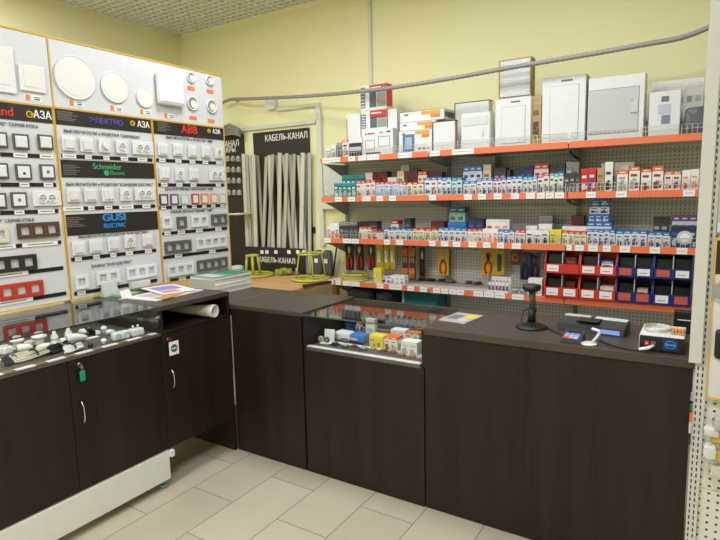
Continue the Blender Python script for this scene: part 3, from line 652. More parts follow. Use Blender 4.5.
G(1, 401, 409, 165.5, 1, 'whitered', 'tallest white and red carton on the second shelf', F3, .08); G(1, 409.5, 417.5, 169.5, 2, 'maroon', 'dark red carton behind the red topped cream cartons', F2, .08)
G(1, 418, 427, 171.5, 1, 'redcream', 'cream carton with red top behind the front row', F2, .08); G(1, 428, 442, 171.5, 3, 'maroon', 'dark red carton behind the blue and white cartons', F2, .08)
G(1, 424.5, 437, 177.5, 2, 'bluewhite', 'blue topped carton at the start of the blue row'); G(1, 437.5, 451, 177, 3, 'bluewhite', 'blue topped white carton beside the teal pair')
G(1, 451.7, 462, 177.5, 2, 'tealwhite', 'teal and white narrow carton in the front row'); G(1, 463, 476, 181, 2, 'bluewhite', 'short blue topped carton below the taller blue cartons')
G(1, 476.5, 492.5, 178, 3, 'bluewhite', 'blue topped carton under the long grey box'); G(1, 493, 506, 177.5, 3, 'purple', 'white carton with red and violet print on the second shelf')
G(1, 463, 482, 166.5, 3, 'bluewhite', 'tall blue topped carton in the second row', F2, .08); G(1, 483, 491, 164.5, 1, 'cream', 'cream carton behind the tall blue topped ones', F2, .08)
o = G(1, 467, 495, 157.5, 1, 'grey', 'long grey box on the back row of the second shelf', F3, .1)
G(1, 494, 506, 168, 1, 'dark', 'dark boxed lamp behind the violet print cartons', F2, .08); G(1, 507, 510, 170, 1, 'dark', 'thin dark box in the back row', F2, .08)
G(1, 506.5, 522.5, 176, 3, 'bluewhite', 'bright blue topped carton left of the pink topped ones'); G(1, 523, 537, 176.5, 3, 'cyanwhite', 'cyan topped pale carton, left group')
G(1, 537.5, 549, 173.5, 2, 'pinkwhite', 'pink topped cream carton in the front row'); G(1, 549.5, 563.5, 173, 3, 'cyanwhite', 'cyan topped cream carton beside the pink topped ones')
G(1, 564, 580.5, 173, 3, 'dark', 'grey blister pack with white lamps, left of the red boxes'); G(1, 581, 596, 168, 2, 'red', 'bright red carton with white pictures on the second shelf')
G(1, 520, 533, 165.5, 1, 'darkblue', 'dark blue box in the back row', F2, .08); G(1, 534, 548.5, 164.5, 1, 'redwhite', 'white box with a red top in the back row', F2, .08)
G(1, 550, 565, 163, 2, 'dark', 'dark blister box in the back row', F2, .08); G(1, 566, 579, 161.5, 2, 'grey', 'grey blister box in the back row beside the red cartons', F2, .08)
G(1, 597, 604.5, 168, 1, 'card', 'plain cardboard box right of the red cartons'); G(1, 605, 613, 162, 1, 'whiteblack', 'tall narrow white carton with black print')
G(1, 601, 634, 162.5, 1, 'white', 'long flat white box in the back row', F3, .08)
G(1, 617, 628, 170.5, 1, 'whiteorange', 'wide white and orange carton, leftmost of the right group'); G(1, 619, 628.5, 166, 1, 'white', 'white carton behind the wide white and orange ones', F2, .08)
G(1, 629, 640, 167, 1, 'whiteorange', 'tall white and orange carton, second of the right group'); G(1, 641, 651.5, 169.2, 1, 'whiteorange', 'white and orange carton, third of the right group')
G(1, 652.2, 663.5, 166.5, 1, 'whiteorange', 'white carton with an orange top, fourth of the right group'); G(1, 664.3, 681, 171.5, 2, 'whiteorange', 'short white and orange carton of the right group')
G(1, 682, 699, 169.5, 2, 'whitered', 'white carton with red print beside the white post')
# third shelf
G(2, 327, 339, 226.5, 3, 'whitered', 'small white and red pack at the left end of the third shelf'); G(2, 339.5, 358, 226, 4, 'dark', 'black and white pack in the front row of the third shelf')
G(2, 340, 357, 221.5, 3, 'grey', 'grey boxed item behind the black and white packs', F2, .08); G(2, 330, 339, 223, 1, 'whitered', 'white red box behind the small packs', F2, .08)
G(2, 359, 371.5, 227, 3, 'redwhite', 'red topped pack right of the black and white ones'); G(2, 361, 377, 221, 2, 'dark', 'black box in the back row near the left end', F2, .08)
G(2, 372, 383.5, 231.5, 2, 'redwhite', 'short red and white pack beside the blue carton row')
G(2, 384, 412, 228.5, 5, 'bluewhite', 'blue topped carton in the left blue row of the third shelf'); G(2, 391, 398.5, 220.5, 1, 'redwhite', 'red box standing behind the left blue row', F2, .08); G(2, 404, 411, 218.5, 1, 'dark', 'black box standing behind the left blue row', F2, .08)
G(2, 412.5, 424.5, 228.5, 2, 'redcream', 'white and red carton left of the second blue row'); G(2, 425, 437.5, 229, 2, 'redcream', 'cream and red carton beside the second blue row')
G(2, 438, 466.5, 228, 5, 'bluewhite', 'blue topped carton in the second blue row of the third shelf'); G(2, 467, 482, 229, 3, 'redwhite', 'white carton with red marks in the middle of the third shelf')
G(2, 482.5, 498, 229, 3, 'whitered', 'white topped carton with red marks in the third shelf'); G(2, 498.5, 514, 230, 3, 'bluewhite', 'blue topped carton left of the pink topped pair')
G(2, 431, 444, 221.5, 1, 'maroon', 'dark red box behind the cream and red cartons', F2, .08); G(2, 448, 466, 222.5, 2, 'blue', 'light blue box under the tall display pack', F2, .08)
G(2, 449, 465, 206.5, 2, 'tealwhite', 'tall blue and teal display pack in the back row', F3, .06); G(2, 468, 483.5, 219, 1, 'darkblue', 'dark blue flat box in the back row', F2, .08)
G(2, 486, 509.5, 219.5, 1, 'whitered', 'long white box with red print in the back row', F2, .08)
G(2, 514.5, 525.3, 230, 2, 'pinkwhite', 'pink topped carton on the third shelf'); G(2, 525.8, 549, 230.5, 3, 'whiteblack', 'white carton with a black line across its front')
G(2, 526, 537, 226, 1, 'white', 'white box behind the black lined cartons', F2, .08); G(2, 538.5, 552, 224, 1, 'whiteblack', 'dark and white box below the grey one', F2, .08)
G(2, 539, 552.5, 216, 1, 'grey', 'grey box at the top of the back row', F3, .07)
G(2, 549.5, 561.3, 230, 2, 'yellow', 'yellow topped carton on the third shelf'); G(2, 562, 586.5, 231.5, 4, 'redcream', 'red framed cream carton on the third shelf')
G(2, 562, 586.5, 226.5, 1, 'white', 'long white lidded box behind the red framed cartons', F2, .08); G(2, 571, 584, 215.5, 1, 'maroon', 'dark red box at the back, above the white lidded one', F3, .07)
G(2, 587, 615, 229.5, 5, 'bluewhite', 'blue topped carton right of the red framed ones'); G(2, 615.4, 647, 231, 4, 'bluewhite', 'blue topped carton with a round picture, right bay'); G(2, 647.5, 670, 232.5, 3, 'bluewhite', 'white and blue carton beside the violet box')
xx = on(599, 225, 1, F2).x; zb = ZS[2]-.0125
for q, (pt, hw) in enumerate(((222, .075), (214, .065), (206, .06), (199, .055))):
    zt = on(599, pt, 1, F2).z; me = carton_mesh(hw*2, zt-zb-.001, .085, 'blue' if q % 2 else 'bluewhite'); solo('product_carton', me, ['lowest', 'second', 'third', 'topmost'][q]+' blue and white box of the stack behind the blue row', 'carton', (xx+random.uniform(-.004, .004), F2, zb)); zb = zt
G(2, 653, 669, 217.5, 1, 'dark', 'dark clear-fronted box in the back row of the right bay', F2, .08)
vb = G(2, 671, 697, 226.5, 1, 'darkblue', 'wide violet blue box with a round white lamp picture', YS+.022, .1)
G(2, 672, 697, 216, 1, 'purple', 'purple and white box behind and above the violet blue one', F2, .08)
b = MB(); b.cyl((0, -.0025, 0), .042, .001, col(200, 204, 216), 'Y', seg=24).cyl((0, -.0032, 0), .026, .0008, col(236, 238, 242), 'Y', seg=20)
part('lamp_picture', b, vb[0], loc=(.005, 0, .07))
# ---- top shelf
def boxgood(pa, pb, pt, d, m, label, front=YS+.03, name='product_box', cat='box', top=None, sidem=None, pbase=None, zbase=None):
    zb = ZS[0]-.013 if zbase is None else zbase; xa = on(pa, pt+20, 1, front).x; xb = on(pb, pt+20, 1, front).x; zt = on((pa+pb)/2, pt, 1, front).z
    if pbase: zb = on((pa+pb)/2, pbase, 1, front).z
    t = thing(name, label, cat, ((xa+xb)/2, front, zb+.0005)); w = xb-xa; h = zt-zb
    t['w'] = w; t['h'] = h
    return t, w, h
FR = YS+.028
for pa, pb, pt, sch, lb_ in ((326, 330.5, 148, 'white', 'first small white box at the left end of the top shelf'), (331, 336, 145, 'white', 'second small white box at the left end of the top shelf'), (337, 342, 142.5, 'grey', 'small grey print box near the left end of the top shelf'), (342.4, 348.5, 140, 'whiteorange', 'small box with an orange picture near the left end of the top shelf')):
    G(0, pa, pb, pt, 1, sch, lb_, FR, .07, name='product_box', cat='box')
t, w_, h_ = boxgood(349, 362.5, 138, .09, WHITE, 'white box with a photo of black terminals', FR)
part('carton', MB().box(-w_/2, w_/2, 0, .09, 0, h_, WHITE), t); part('picture', MB().box(-w_/2+.004, w_/2-.004, -.001, -.0002, .01, h_*.75, col(48, 50, 60)).box(-w_/2+.008, w_/2-.01, -.002, -.0011, h_*.35, h_*.55, col(190, 196, 204)), t)
t, w_, h_ = boxgood(363, 393, 129, .11, WHITE, 'wide white box with a line drawing of a fuse board', FR)
part('carton', MB().box(-w_/2, w_/2, 0, .09, 0, h_, WHITE, .002), t)
b = MB(); GP = GREYPRINT
for (a, c, e, f) in ((-.42, -.1, .25, .27), (-.42, -.1, .6, .62), (.02, .4, .7, .72), (.02, .4, .35, .37)): b.box(a*w_, c*w_, -.001, -.0002, e*h_, f*h_, GP)
for (a, e) in ((-.42, .25), (-.11, .25), (.02, .35), (.39, .35)): b.box(a*w_, (a+.015)*w_, -.001, -.0002, e*h_, (e+.37)*h_, GP)
b.box(-.4*w_, .1*w_, -.001, -.0002, .1*h_, .16*h_, INK); b.cyl((-.4*w_, -.001, .85*h_), .008, .0008, RED, 'Y').box(-.34*w_, -.1*w_, -.001, -.0002, .82*h_, .88*h_, col(200, 90, 80)).box(.3*w_, .42*w_, -.001, -.0002, .85*h_, .9*h_, INK)
part('print', b, t)
lettering('ABB', .018, RLET, t, (.12*w_, -.0012, .86*h_))
t, w_, h_ = boxgood(347, 360.5, 114, .1, WHITE, 'plain white tall box behind the terminal photo box', F2); part('carton', MB().box(-w_/2, w_/2, 0, .1, 0, h_, WHITE), t); part('side_print', MB().box(-w_/2, -w_/2+.006, -.001, -.0002, h_*.1, h_*.9, GP), t)
t, w_, h_ = boxgood(361.5, 387, 110, .1, WHITE, 'lower red, grey and white box of the stacked pair', F2)
def rgb_box(t, w, h, lo):
    part('carton', MB().box(-w/2, w/2, 0, .1, 0, h, WHITE), t)
    b = MB(); b.box(-w/2+.001, -w/2+.045, -.001, -.0002, lo, h*.93, col(120, 122, 126)).box(-w*.15, w/2-.001, -.001, -.0002, h-.06, h-.003, RED).box(w/2, w/2+.001, 0, .1, lo, h-.002, RED).box(-w*.15, w/2, 0, .1, h, h+.0008, RED).box(-w*.15, w*.12, -.001, -.0002, lo, h-.055, col(86, 94, 104)).box(w*.14, w/2-.003, -.001, -.0002, lo, h-.055, col(150, 150, 140)); 
    b.box(-w*.1, w*.3, -.0018, -.0011, h-.03, h-.02, WHITE); part('print', b, t)
    b = MB()
    for i in range(5): b.box(-w/2+.006, -w/2+.038, -.0018, -.0011, lo+(h-lo)*.15*i+.01, lo+(h-lo)*.15*i+.016, PAPER)
    part('small_print', b, t)
rgb_box(t, w_, h_, h_-.14); ztop = t.location.z+h_+.001; xw = t.location.x
t = thing('product_box', 'upper red, grey and white box of the stacked pair', 'box', (xw-.002, F2, ztop+.001)); h2 = on(374, 84.5, 1, F2).z-ztop
rgb_box(t, w_, h2, .02)
t, w_, h_ = boxgood(388, 397, 109, .1, WHITE, 'narrow white box right of the red and grey pair', F2); part('carton', MB().box(-w_/2, w_/2, 0, .1, 0, h_, WHITE), t); part('print', MB().box(-w_/2+.004, w_/2-.004, -.001, -.0002, h_*.5, h_*.52, GP), t)
# yellow/orange labelled stack
fy = YS+.03
def labbox(t, w, h, d, ph=False):
    part('carton', MB().box(-w/2, w/2, 0, d, 0, h, WHITE, .0015).box(w/2, w/2+.0008, .01, d-.01, .02, h-.02, GREYPRINT).box(-w/2, w/2, -.0006, 0, h-.003, h, GREYPRINT), t)
    b = MB(); b.box(.0*w, .42*w, -.001, -.0002, h-.032, h-.008, YTRIM).box(.2*w, .42*w, -.0014, -.0003, h-.06, h-.034, ORANGE).box(-.4*w, -.3*w, -.001, -.0002, h-.03, h-.018, GREY)
    if ph: b.box(-.38*w, -.02*w, -.001, -.0002, .02, h-.03, col(84, 120, 160)).box(-.3*w, -.1*w, -.0018, -.0011, .04, h-.05, col(160, 186, 206)); b.box(.1*w, .17*w, -.001, -.0002, .03, .045, col(60, 80, 150)).box(.22*w, .3*w, -.001, -.0002, .03, .045, col(60, 80, 150)).box(.35*w, .42*w, -.001, -.0002, .03, .045, ORANGE)
    part('print', b, t)
t, w_, h_ = boxgood(399, 432, 130, .2, WHITE, 'lowest white box with a blue photo and orange marks', fy); labbox(t, w_, h_, .2, True); z_ = t.location.z+h_; x_ = t.location.x
h2 = on(420, 121, 1, fy+.02).z-z_; t = thing('product_box', 'middle white box of the stack with orange marks', 'box', (x_+.01, fy+.02, z_+.0005)); labbox(t, w_*1.08, h2, .2); z_ += h2+.001
h2 = on(425, 110, 1, fy+.04).z-z_; t = thing('product_box', 'topmost white box of the stack with orange marks', 'box', (x_+.035, fy+.04, z_+.0005)); labbox(t, w_*1.32, h2, .2)
t = thing('flat_box', 'brown edged flat white tray box between the stack and grey cabinets', 'box', (0, 0, 0)); bpy.data.objects.remove(t)
def cabinet(pa, pb, pt, d, label, front=FR, style='plain', sidem=None):
    t, w, h = boxgood(pa, pb, pt, d, WHITE, label, front, 'fuse_box', 'fuse box')
    part('housing', MB().box(-w/2, w/2, .012, d, 0, h, sidem or WHITE, .003), t)
    dm = col(226, 228, 230)
    gap = col(128, 128, 126)  # grey outline paints the shadow line around doors and latch
    if style == 'plain':
        part('door', MB().box(-w/2+.002, w/2-.002, 0, .0115, .002, h-.002, dm, .003), t)
        if sidem: part('edging', MB().box(-w/2-.004, -w/2-.0002, -.002, d, 0, h+.004, col(110, 84, 56)).box(-w/2-.004, w/2+.004, -.002, d, h+.0002, h+.004, col(110, 84, 56)), t)
    elif style == 'lid':
        part('cover', MB().box(-w/2+.002, w/2-.002, 0, .0115, .002, h-.002, dm, .003), t)
        part('brand_plate', MB().box(-w*.06, w*.2, -.0012, -.0002, h-.035, h-.024, GREY), t)
        part('door', MB().box(-w*.3, w*.34, -.004, -.0012, .03, h-.06, WHITE, .0005).box(-w*.3-.002, w*.34+.002, -.0011, -.0002, .028, h-.058, gap), t)
    elif style == 'grey':
        part('cover', MB().box(-w/2+.002, w/2-.002, 0, .0115, .002, h-.002, WHITE, .003), t)
        part('door', MB().box(-w*.48, w*.4, -.006, -.0012, .05, h*.8, col(196, 198, 198), .001).box(-w*.48, w*.405, -.0011, -.0002, .046, h*.81, gap), t)
        part('latch', MB().box(w*.27, w*.39, -.009, -.0062, h*.4, h*.6, col(206, 206, 204), .001).box(w*.27, w*.39, -.0095, -.0091, h*.4, h*.415, gap).box(w*.27, w*.31, -.0095, -.0091, h*.585, h*.6, gap), t)
    elif style == 'window':
        part('cover', MB().box(-w/2+.002, w/2-.002, 0, .0115, .002, h-.002, dm, .003), t)
        part('window', MB().box(-w*.45, w*.42, -.004, -.0002, h*.66, h*.9, col(214, 220, 224, .1), .002), t)
        part('latch', MB().box(w*.22, w*.28, -.005, -.0002, h*.35, h*.6, CHROME), t)
    return t, w, h
cabinet(433, 455, 121.5, .05, 'small plain white box with brown cardboard sides on the top shelf', FR, 'plain', CARD)
cabinet(455, 489, 102, .08, 'large pale flat box behind the windowed fuse box', F2+.06, 'plain', col(218, 220, 222))
cabinet(461, 490, 112.5, .09, 'white fuse box with a windowed top and small latch', FR, 'window')
cl, cw, ch = cabinet(495, 531, 97.5, .12, 'white fuse box with a framed door below the wrapped package', FR, 'lid')
# wrapped package on it
zt = cl.location.z+ch; fy = FR+.012; xa = on(498.5, 80, 1, fy).x; xb = on(531, 80, 1, fy).x; zt2 = on(515, 58.5, 1, fy).z
t = thing('wrapped_package', 'package in clear bubble film standing on the fuse box, crossed by the grey conduit', 'package', ((xa+xb)/2, fy, zt+.001)); w_ = xb-xa; h_ = zt2-zt
part('carton', MB().box(-w_/2, w_/2, .004, .10, 0, h_, CARD), t)
part('film_face', MB().box(-w_/2+.012, w_/2-.006, -.004, .0035, .008, h_-.01, col(206, 208, 210, .25), .002), t)
b = MB()
for i in range(16):
    zz = .02+(h_-.05)*i/15; pts = [(-w_/2+.015+(w_-.025)*j/6, -.0045, zz+random.uniform(-.008, .008)) for j in range(7)]; b.tube(pts, .0022, col(232, 234, 236, .2), 5)
part('film_crease', b, t)
t = G(0, 532, 541.5, 96, 1, 'card', 'brown cardboard box between two white fuse boxes', FR+.02, .1, name='product_box', cat='box')[0]
o = lettering('ABB', .05, INK, t, (0, -.0022, .12)); o.rotation_euler = (0, -PI/2, 0)
cl, cw, ch = cabinet(542, 586, 76, .12, 'tallest white fuse box with a framed door, middle of the top shelf', FR, 'lid', mat('pale_grey_side', (190, 190, 184), .5))
cabinet(588, 645, 75.5, .12, 'wide white fuse box with a grey door and latch', FR, 'grey')
t, w_, h_ = boxgood(647.5, 682, 91, .07, WHITE, 'white electric meter in a clear plastic bag', FR, 'bagged_meter', 'meter')
part('meter_body', MB().box(-w_/2+.008, w_/2-.008, .006, .07, 0, h_, WHITE, .004), t)
part('display', MB().box(-.02, .02, .0025, .0055, h_-.06, h_-.03, GREY), t)
part('small_print', MB().box(-.035, .03, .003, .0055, h_-.13, h_-.075, col(190, 196, 214)).box(-.015, .03, .002, .003, h_-.19, h_-.14, col(120, 130, 170)), t)
def bag(w, h, d, seed=1, n=14, bx=.45):
    random.seed(seed); bm = bmesh.new(); bmesh.ops.create_uvsphere(bm, u_segments=n*2, v_segments=n, radius=1)
    for v in bm.verts:
        x, y, z = v.co; f = lambda a: math.copysign(abs(a)**bx, a)
        k = 1+random.uniform(-.05, .05); v.co = Vector((f(x)*w/2*k, f(y)*d/2*k+d/2, f(z)*h/2*k+h/2))
    me = bpy.data.meshes.new('bag'); bm.to_mesh(me); bm.free(); return me
me = bag(w_, h_+.01, .085, 3, 14, .2); me.materials.append(FILM); q = link('clear_bag', me, t, (0, -.006, .006))
t, w_, h_ = boxgood(683, 712, 90, .12, WHITE, 'clear plastic bag with dark grey contents beside the white post', FR, 'plastic_bag', 'bag')
me = bag(w_*.9, h_*.62, .1, 5); me.materials.append(col(96, 98, 104, .3)); link('contents', me, t, (0, .01, .008))
me = bag(w_, h_*1.08, .12, 6, 14, .25); me.materials.append(FILM); link('clear_bag', me, t, (0, 0, .012))
t = G(0, 652, 704, 80, 1, 'white', 'long pale box behind the bagged meter', F3, .08, name='product_box', cat='box')
# left end clear jar on third shelf
random.seed(11)
t = thing('clear_jar', 'clear plastic jar at the left end of the third shelf', 'jar', (-2.742, YS+.05, ZS[2]-.012)); part('jar', MB().lathe([(.027, 0), (.03, .01), (.03, .06), (.024, .075)], col(206, 208, 210, .2)), t); part('lid', MB().cyl((0, 0, .0755), .026, .014, WHITE), t)
# ---- lowest shelf goods
ZL = ZS[3]-.0135
def hung(px0, px1, py0, py1, y, label, cat, name, base, build, group=None):
    a = on(px0, py0, 1, y); b_ = on(px1, py1, 1, y); w = b_.x-a.x; zc = a.z; h = on((px0+px1)/2, py0, 1, y).z-on((px0+px1)/2, py1, 1, y).z
    t = thing(name, label, cat, ((a.x+b_.x)/2, y, on((px0+px1)/2, py0, 1, y).z), 0, group)
    build(t, w, h); 
    part('peg_hook', MB().tube([(0, YP-y-.001, -.006), (0, -.02, -.006), (0, -.03, .002)], .002, STEEL, 6), t)
    return t
def pliers(t, w, h, cardm, hand, n=1, steel=STEEL, cardthick=.002):
    if cardm is not None: part('backing_card', MB().box(-w/2, w/2, .004, .004+cardthick, -h, 0, cardm), t)
    for i in range(n):
        cx = -w/2+w*(i+.5)/n; s = w/n*.3
        b = MB().tube([(cx-s*.2, 0, -h*.12), (cx-s*.35, 0, -h*.25), (cx, 0, -h*.4)], .006, steel, 6, rs=[.003, .007, .008]).tube([(cx+s*.2, 0, -h*.12), (cx+s*.35, 0, -h*.25), (cx, 0, -h*.4)], .006, steel, 6, rs=[.003, .007, .008])
        part('jaw', b, t)
        for sg in (-1, 1): part('grip', MB().tube([(cx, 0, -h*.42), (cx+sg*s*.8, -.002, -h*.58), (cx+sg*s*.9, -.002, -h*.78), (cx+sg*s*.5, 0, -h*.95)], .008, hand, 8), t)
YHK = 4.1
for i, (a, b_) in enumerate(((345, 354), (355, 364))): hung(a, b_, 242, 270, YHK, 'black and red pliers hanging at the left end, %s pair' % ['left', 'right'][i], 'pliers', 'pliers', 0, lambda t, w, h: pliers(t, w, h, BLACK, RED))
hung(368, 374.5, 243, 270, YHK, 'narrow black tool with red grips beside the yellow pouches', 'pliers', 'pliers', 0, lambda t, w, h: pliers(t, w, h, BLACK, RED))
def pouch(c):
    def f(t, w, h):
        me = bag(w, h, .03, 9, 8); me.materials.append(c); link('pouch', me, t, (0, -.01, -h)); part('paper_label', MB().box(-w*.25, w*.2, -.015, -.0125, -h*.7, -h*.3, PAPER), t)
    return f
YP2 = col(206, 184, 50, .35)
for i, (a, b_) in enumerate(((376, 384), (384, 390), (390, 395.5))): hung(a, b_, 243, 270, YHK-.03*i, '%s yellow plastic pouch hanging from the hooks' % ['left', 'middle', 'right'][i], 'pouch', 'hanging_pouch', 0, pouch(YP2))
ORG = col(232, 140, 60)
for i, (a, b_) in enumerate(((402, 408.5), (409, 415.5))): hung(a, b_, 246, 280, YHK-.05, 'orange handled screwdriver set on a dark card, %s' % ['left', 'right'][i], 'screwdriver set', 'screwdriver_set', 0, lambda t, w, h: (part('backing_card', MB().box(-w/2, w/2, .004, .006, -h, 0, col(96, 40, 32)), t), [part('screwdriver', MB().cyl((-w*.3+w*.3*j, -.006, -h*.3), .0075, h*.25, ORG).cyl((-w*.3+w*.3*j, -.006, -h*.5), .0025, h*.2, STEEL).cyl((-w*.3+w*.3*j, -.006, -h*.95), .0075, h*.3, ORG), t) for j in range(3)]))
hung(419, 425, 247, 277, YHK, 'dark grey carded tool right of the orange handled sets', 'tool', 'carded_tool', 0, lambda t, w, h: pliers(t, w, h, DGREY, BLACK))
YC = col(222, 176, 40)
hung(437.5, 448.5, 248.5, 275, YHK, 'red handled pliers on a narrow yellow card', 'pliers', 'carded_pliers', 0, lambda t, w, h: pliers(t, w, h, YC, RED))
hung(482, 494, 249, 275, YHK, 'black and red cutters on a wide yellow card', 'cutters', 'carded_cutters', 0, lambda t, w, h: pliers(t, w, h, YC, RED, 1, BLACK))
hung(494.5, 504, 249, 275, YHK, 'teal folding knife on a yellow card', 'knife', 'carded_knife', 0, lambda t, w, h: (part('backing_card', MB().box(-w/2, w/2, .004, .006, -h, 0, YC), t), part('knife', MB().box(-w*.18, w*.18, -.012, .0035, -h*.85, -h*.2, col(30, 90, 110), .004), t)))
hung(511, 521, 250, 265, YHK, 'orange round tape on a brown card', 'tape', 'carded_tape', 0, lambda t, w, h: (part('backing_card', MB().box(-w/2, w/2, .004, .006, -h, 0, col(110, 84, 60)), t), part('tape_roll', MB().tube(circle((0, -.004, -h*.5), w*.28, 18, 'Y'), .01, ORG, 8, True), t)))
for px in (460, 475):
    a = on(px, 250, 1, 4.1); solo('peg_hook', MB().tube([(a.x-.006, YP-.001, a.z), (a.x-.006, 4.06, a.z), (a.x-.006, 4.05, a.z+.008)], .002, STEEL, 6).tube([(a.x+.006, YP-.001, a.z), (a.x+.006, 4.06, a.z), (a.x+.006, 4.05, a.z+.008)], .002, STEEL, 6).box(a.x-.012, a.x+.012, YP-.004, YP-.001, a.z-.01, a.z+.01, STEEL), 'empty double peg hook, %s of two between the yellow cards' % ('left' if px < 470 else 'right'), 'hook')
# coil of yellow cable: separate coils
CY = col(178, 172, 74, .4)
xc = on(355, 275, 1, YS+.14).x
for i in range(3):
    b = MB(); r0 = (.125, .118, .112)[i]
    pts = []
    for k in range(72): a = 2*PI*k/24; rr = r0-.012*(k/72); pts.append((rr*math.cos(a)+.004*math.sin(2.3*a+i), rr*.95*math.sin(a), .006+.009*(k/72)))
    b.tube(pts, .0055, CY, 8)
    solo('cable_coil', b, ['lowest', 'middle', 'topmost'][i]+' coil of yellow cable stacked at the left end of the lowest shelf', 'cable coil', (xc+random.uniform(-.004, .004), YS+.14, ZL+.0005+i*.0215))
G(3, 373.5, 381.5, 268.5, 1, 'yellow', 'bright yellow box on the lowest shelf beside the coils', YS+.06, .06, name='product_box', cat='box')
G(3, 382, 391.5, 275, 1, 'purple', 'small violet and red packet on the lowest shelf', YS+.08, .06, name='product_box', cat='box')
G(3, 390.5, 404.5, 276, 1, 'white', 'low white box on the lowest shelf below the orange handles', YS+.03, .07, name='product_box', cat='box')
def blister(px0, px1, py, c, label, c2=None):
    p = on((px0+px1)/2, py, 2, ZL+.003); q0 = on(px0, py, 1, p.y).x; q1 = on(px1, py, 1, p.y).x; w = q1-q0
    t = thing('blister_pack', label, 'blister pack', (p.x, p.y, ZL+.0005), random.uniform(-.25, .25)); part('backing_card', MB().box(-w/2, w/2, -.045, .045, 0, .0015, c), t)
    me = bag(w*.7, .018, .06, int(px0), 8); me.materials.append(col(*(c2 or (60, 60, 66)))); link('blister', me, t, (0, -.03, .0018))
for a, b_, py, c, lab, c2 in ((418, 426, 280, col(120, 60, 40), 'brown card blister pack lying flat, leftmost on the lowest shelf', (40, 40, 44)), (427, 436, 280.5, col(90, 90, 92), 'grey card blister pack lying flat', (30, 30, 34)), (437, 446, 281, col(200, 120, 50), 'orange card blister pack lying flat', (40, 40, 44)), (447.5, 456, 282, col(50, 90, 120), 'blue card blister pack lying flat', (120, 130, 136)), (465, 473, 283, col(190, 60, 50), 'red card blister pack lying flat, left of the pair', (120, 60, 50)), (474, 482, 284, col(200, 90, 60), 'orange red card blister pack lying flat, right of the pair', (70, 70, 76))): blister(a, b_, py, c, lab, c2)
# tube display
p = on(498, 284, 1, YS+.06); xa = on(488, 285, 1, YS+.05).x; xb = on(509, 285, 1, YS+.05).x; w_ = xb-xa
t = thing('display_stand', 'white card stand that holds the row of violet tubes', 'stand', ((xa+xb)/2, YS+.03, ZL+.0005)); part('tray', MB().box(-w_/2, w_/2, 0, .07, 0, .004, WHITE).box(-w_/2, w_/2, 0, .002, .0045, .022, WHITE), t); part('back_card', MB().box(-w_/2+.01, w_/2, .068, .07, .0045, .115, col(214, 204, 196)), t)
for k in range(6):
    q = thing('glue_tube', 'small white and violet tube standing in the card stand', 'tube', ((xa+xb)/2-w_/2+w_*(k+.5)/6, YS+.055, ZL+.0055), 0, 'violet tubes in the card stand')
    if k == 0: tm = MB().lathe([(.003, .075), (.008, .07), (.009, .04), (.009, .0)][::-1], WHITE, seg=12).mesh('tube'); tl = MB().box(-.006, .006, -.0103, -.0085, .012, .05, col(104, 60, 140)).mesh('label'); tcp = MB().cyl((0, 0, .0755), .004, .012, col(90, 50, 130), seg=10).mesh('cap')
    link('tube', tm, q); link('paper_label', tl, q); link('cap', tcp, q)
hung(520, 530, 252, 280, YS+.1, 'black and blue packed tool hanging left of the red bins', 'tool', 'packed_tool', 0, lambda t, w, h: pliers(t, w, h, col(34, 40, 70), BLACK, 1, DGREY))
hung(530, 540, 253, 279, YS+.13, 'black packed tool with violet card beside the red bins', 'tool', 'packed_tool', 0, lambda t, w, h: pliers(t, w, h, col(60, 50, 76), BLACK, 1, DGREY))
G(3, 528, 542, 279, 1, 'white', 'white box standing at the left foot of the red bins', YS+.02, .07, name='product_box', cat='box')
for i, px in enumerate((515, 523)):
    p = on(px, 287, 1, YS+.05); t = thing('clear_tub', 'small clear tub of fittings, %s of two behind the scanner head' % ['left', 'right'][i], 'tub', (p.x, YS+.05+.01*i, ZL+.0005)); part('tub', MB().lathe([(.02, 0), (.024, .03), (.026, .032)], col(170, 168, 172, .3), seg=16), t); part('lid', MB().cyl((0, 0, .0325), .026, .004, col(210, 210, 214, .2), seg=16), t)
# bins
def bin_(x0, x1, z0, z1, c, label, inner=None, labs=(0, 1), labc=(PAPER, PAPER)):
    yf = YS-.02; d = .2; w = x1-x0; h = z1-z0
    t = thing('storage_bin', label, 'storage bin', ((x0+x1)/2, yf, z0+.001)); m = c; cut = h*.42
    side = [(0, 0), (d, 0), (d, h-.004), (.05, h-.004), (.0, cut)]
    b = MB(); b.prism(side, -w/2, -w/2+.004, m, 'X').prism(side, w/2-.004, w/2, m, 'X').box(-w/2+.0042, w/2-.0042, .003, d-.004, 0, .004, m).box(-w/2+.0042, w/2-.0042, d-.004, d, 0, h-.004, m).box(-w/2+.0042, w/2-.0042, 0, .0028, 0, cut, m); 
    part('bin_shell', b, t)
    part('divider', MB().prism([(.02, .0045), (d-.006, .0045), (d-.006, h-.01), (.05, h-.01), (.02, cut)], -.0015, .0015, col(190, 192, 194), 'X').box(-.003, .003, .03, .045, .03, h-.012, col(190, 192, 194)), t)
    for j in labs:
        cx = (-.25 if j == 0 else .25)*w; part('bin_label', MB().box(cx-w*.17, cx+w*.17, -.0015, -.0002, .012, cut-.008, labc[j]).box(cx-w*.12, cx+w*.1, -.0019, -.0016, .026, .03, GREYPRINT), t)
    if inner:
        for k in range(2 if inner != 'few' else 1):
            pass
    return t
ZB0, ZB1, ZB2 = ZS[3]+.003, 1.049, 1.2
bx = [-.91, -.69, -.468]
LR = col(200, 90, 66)
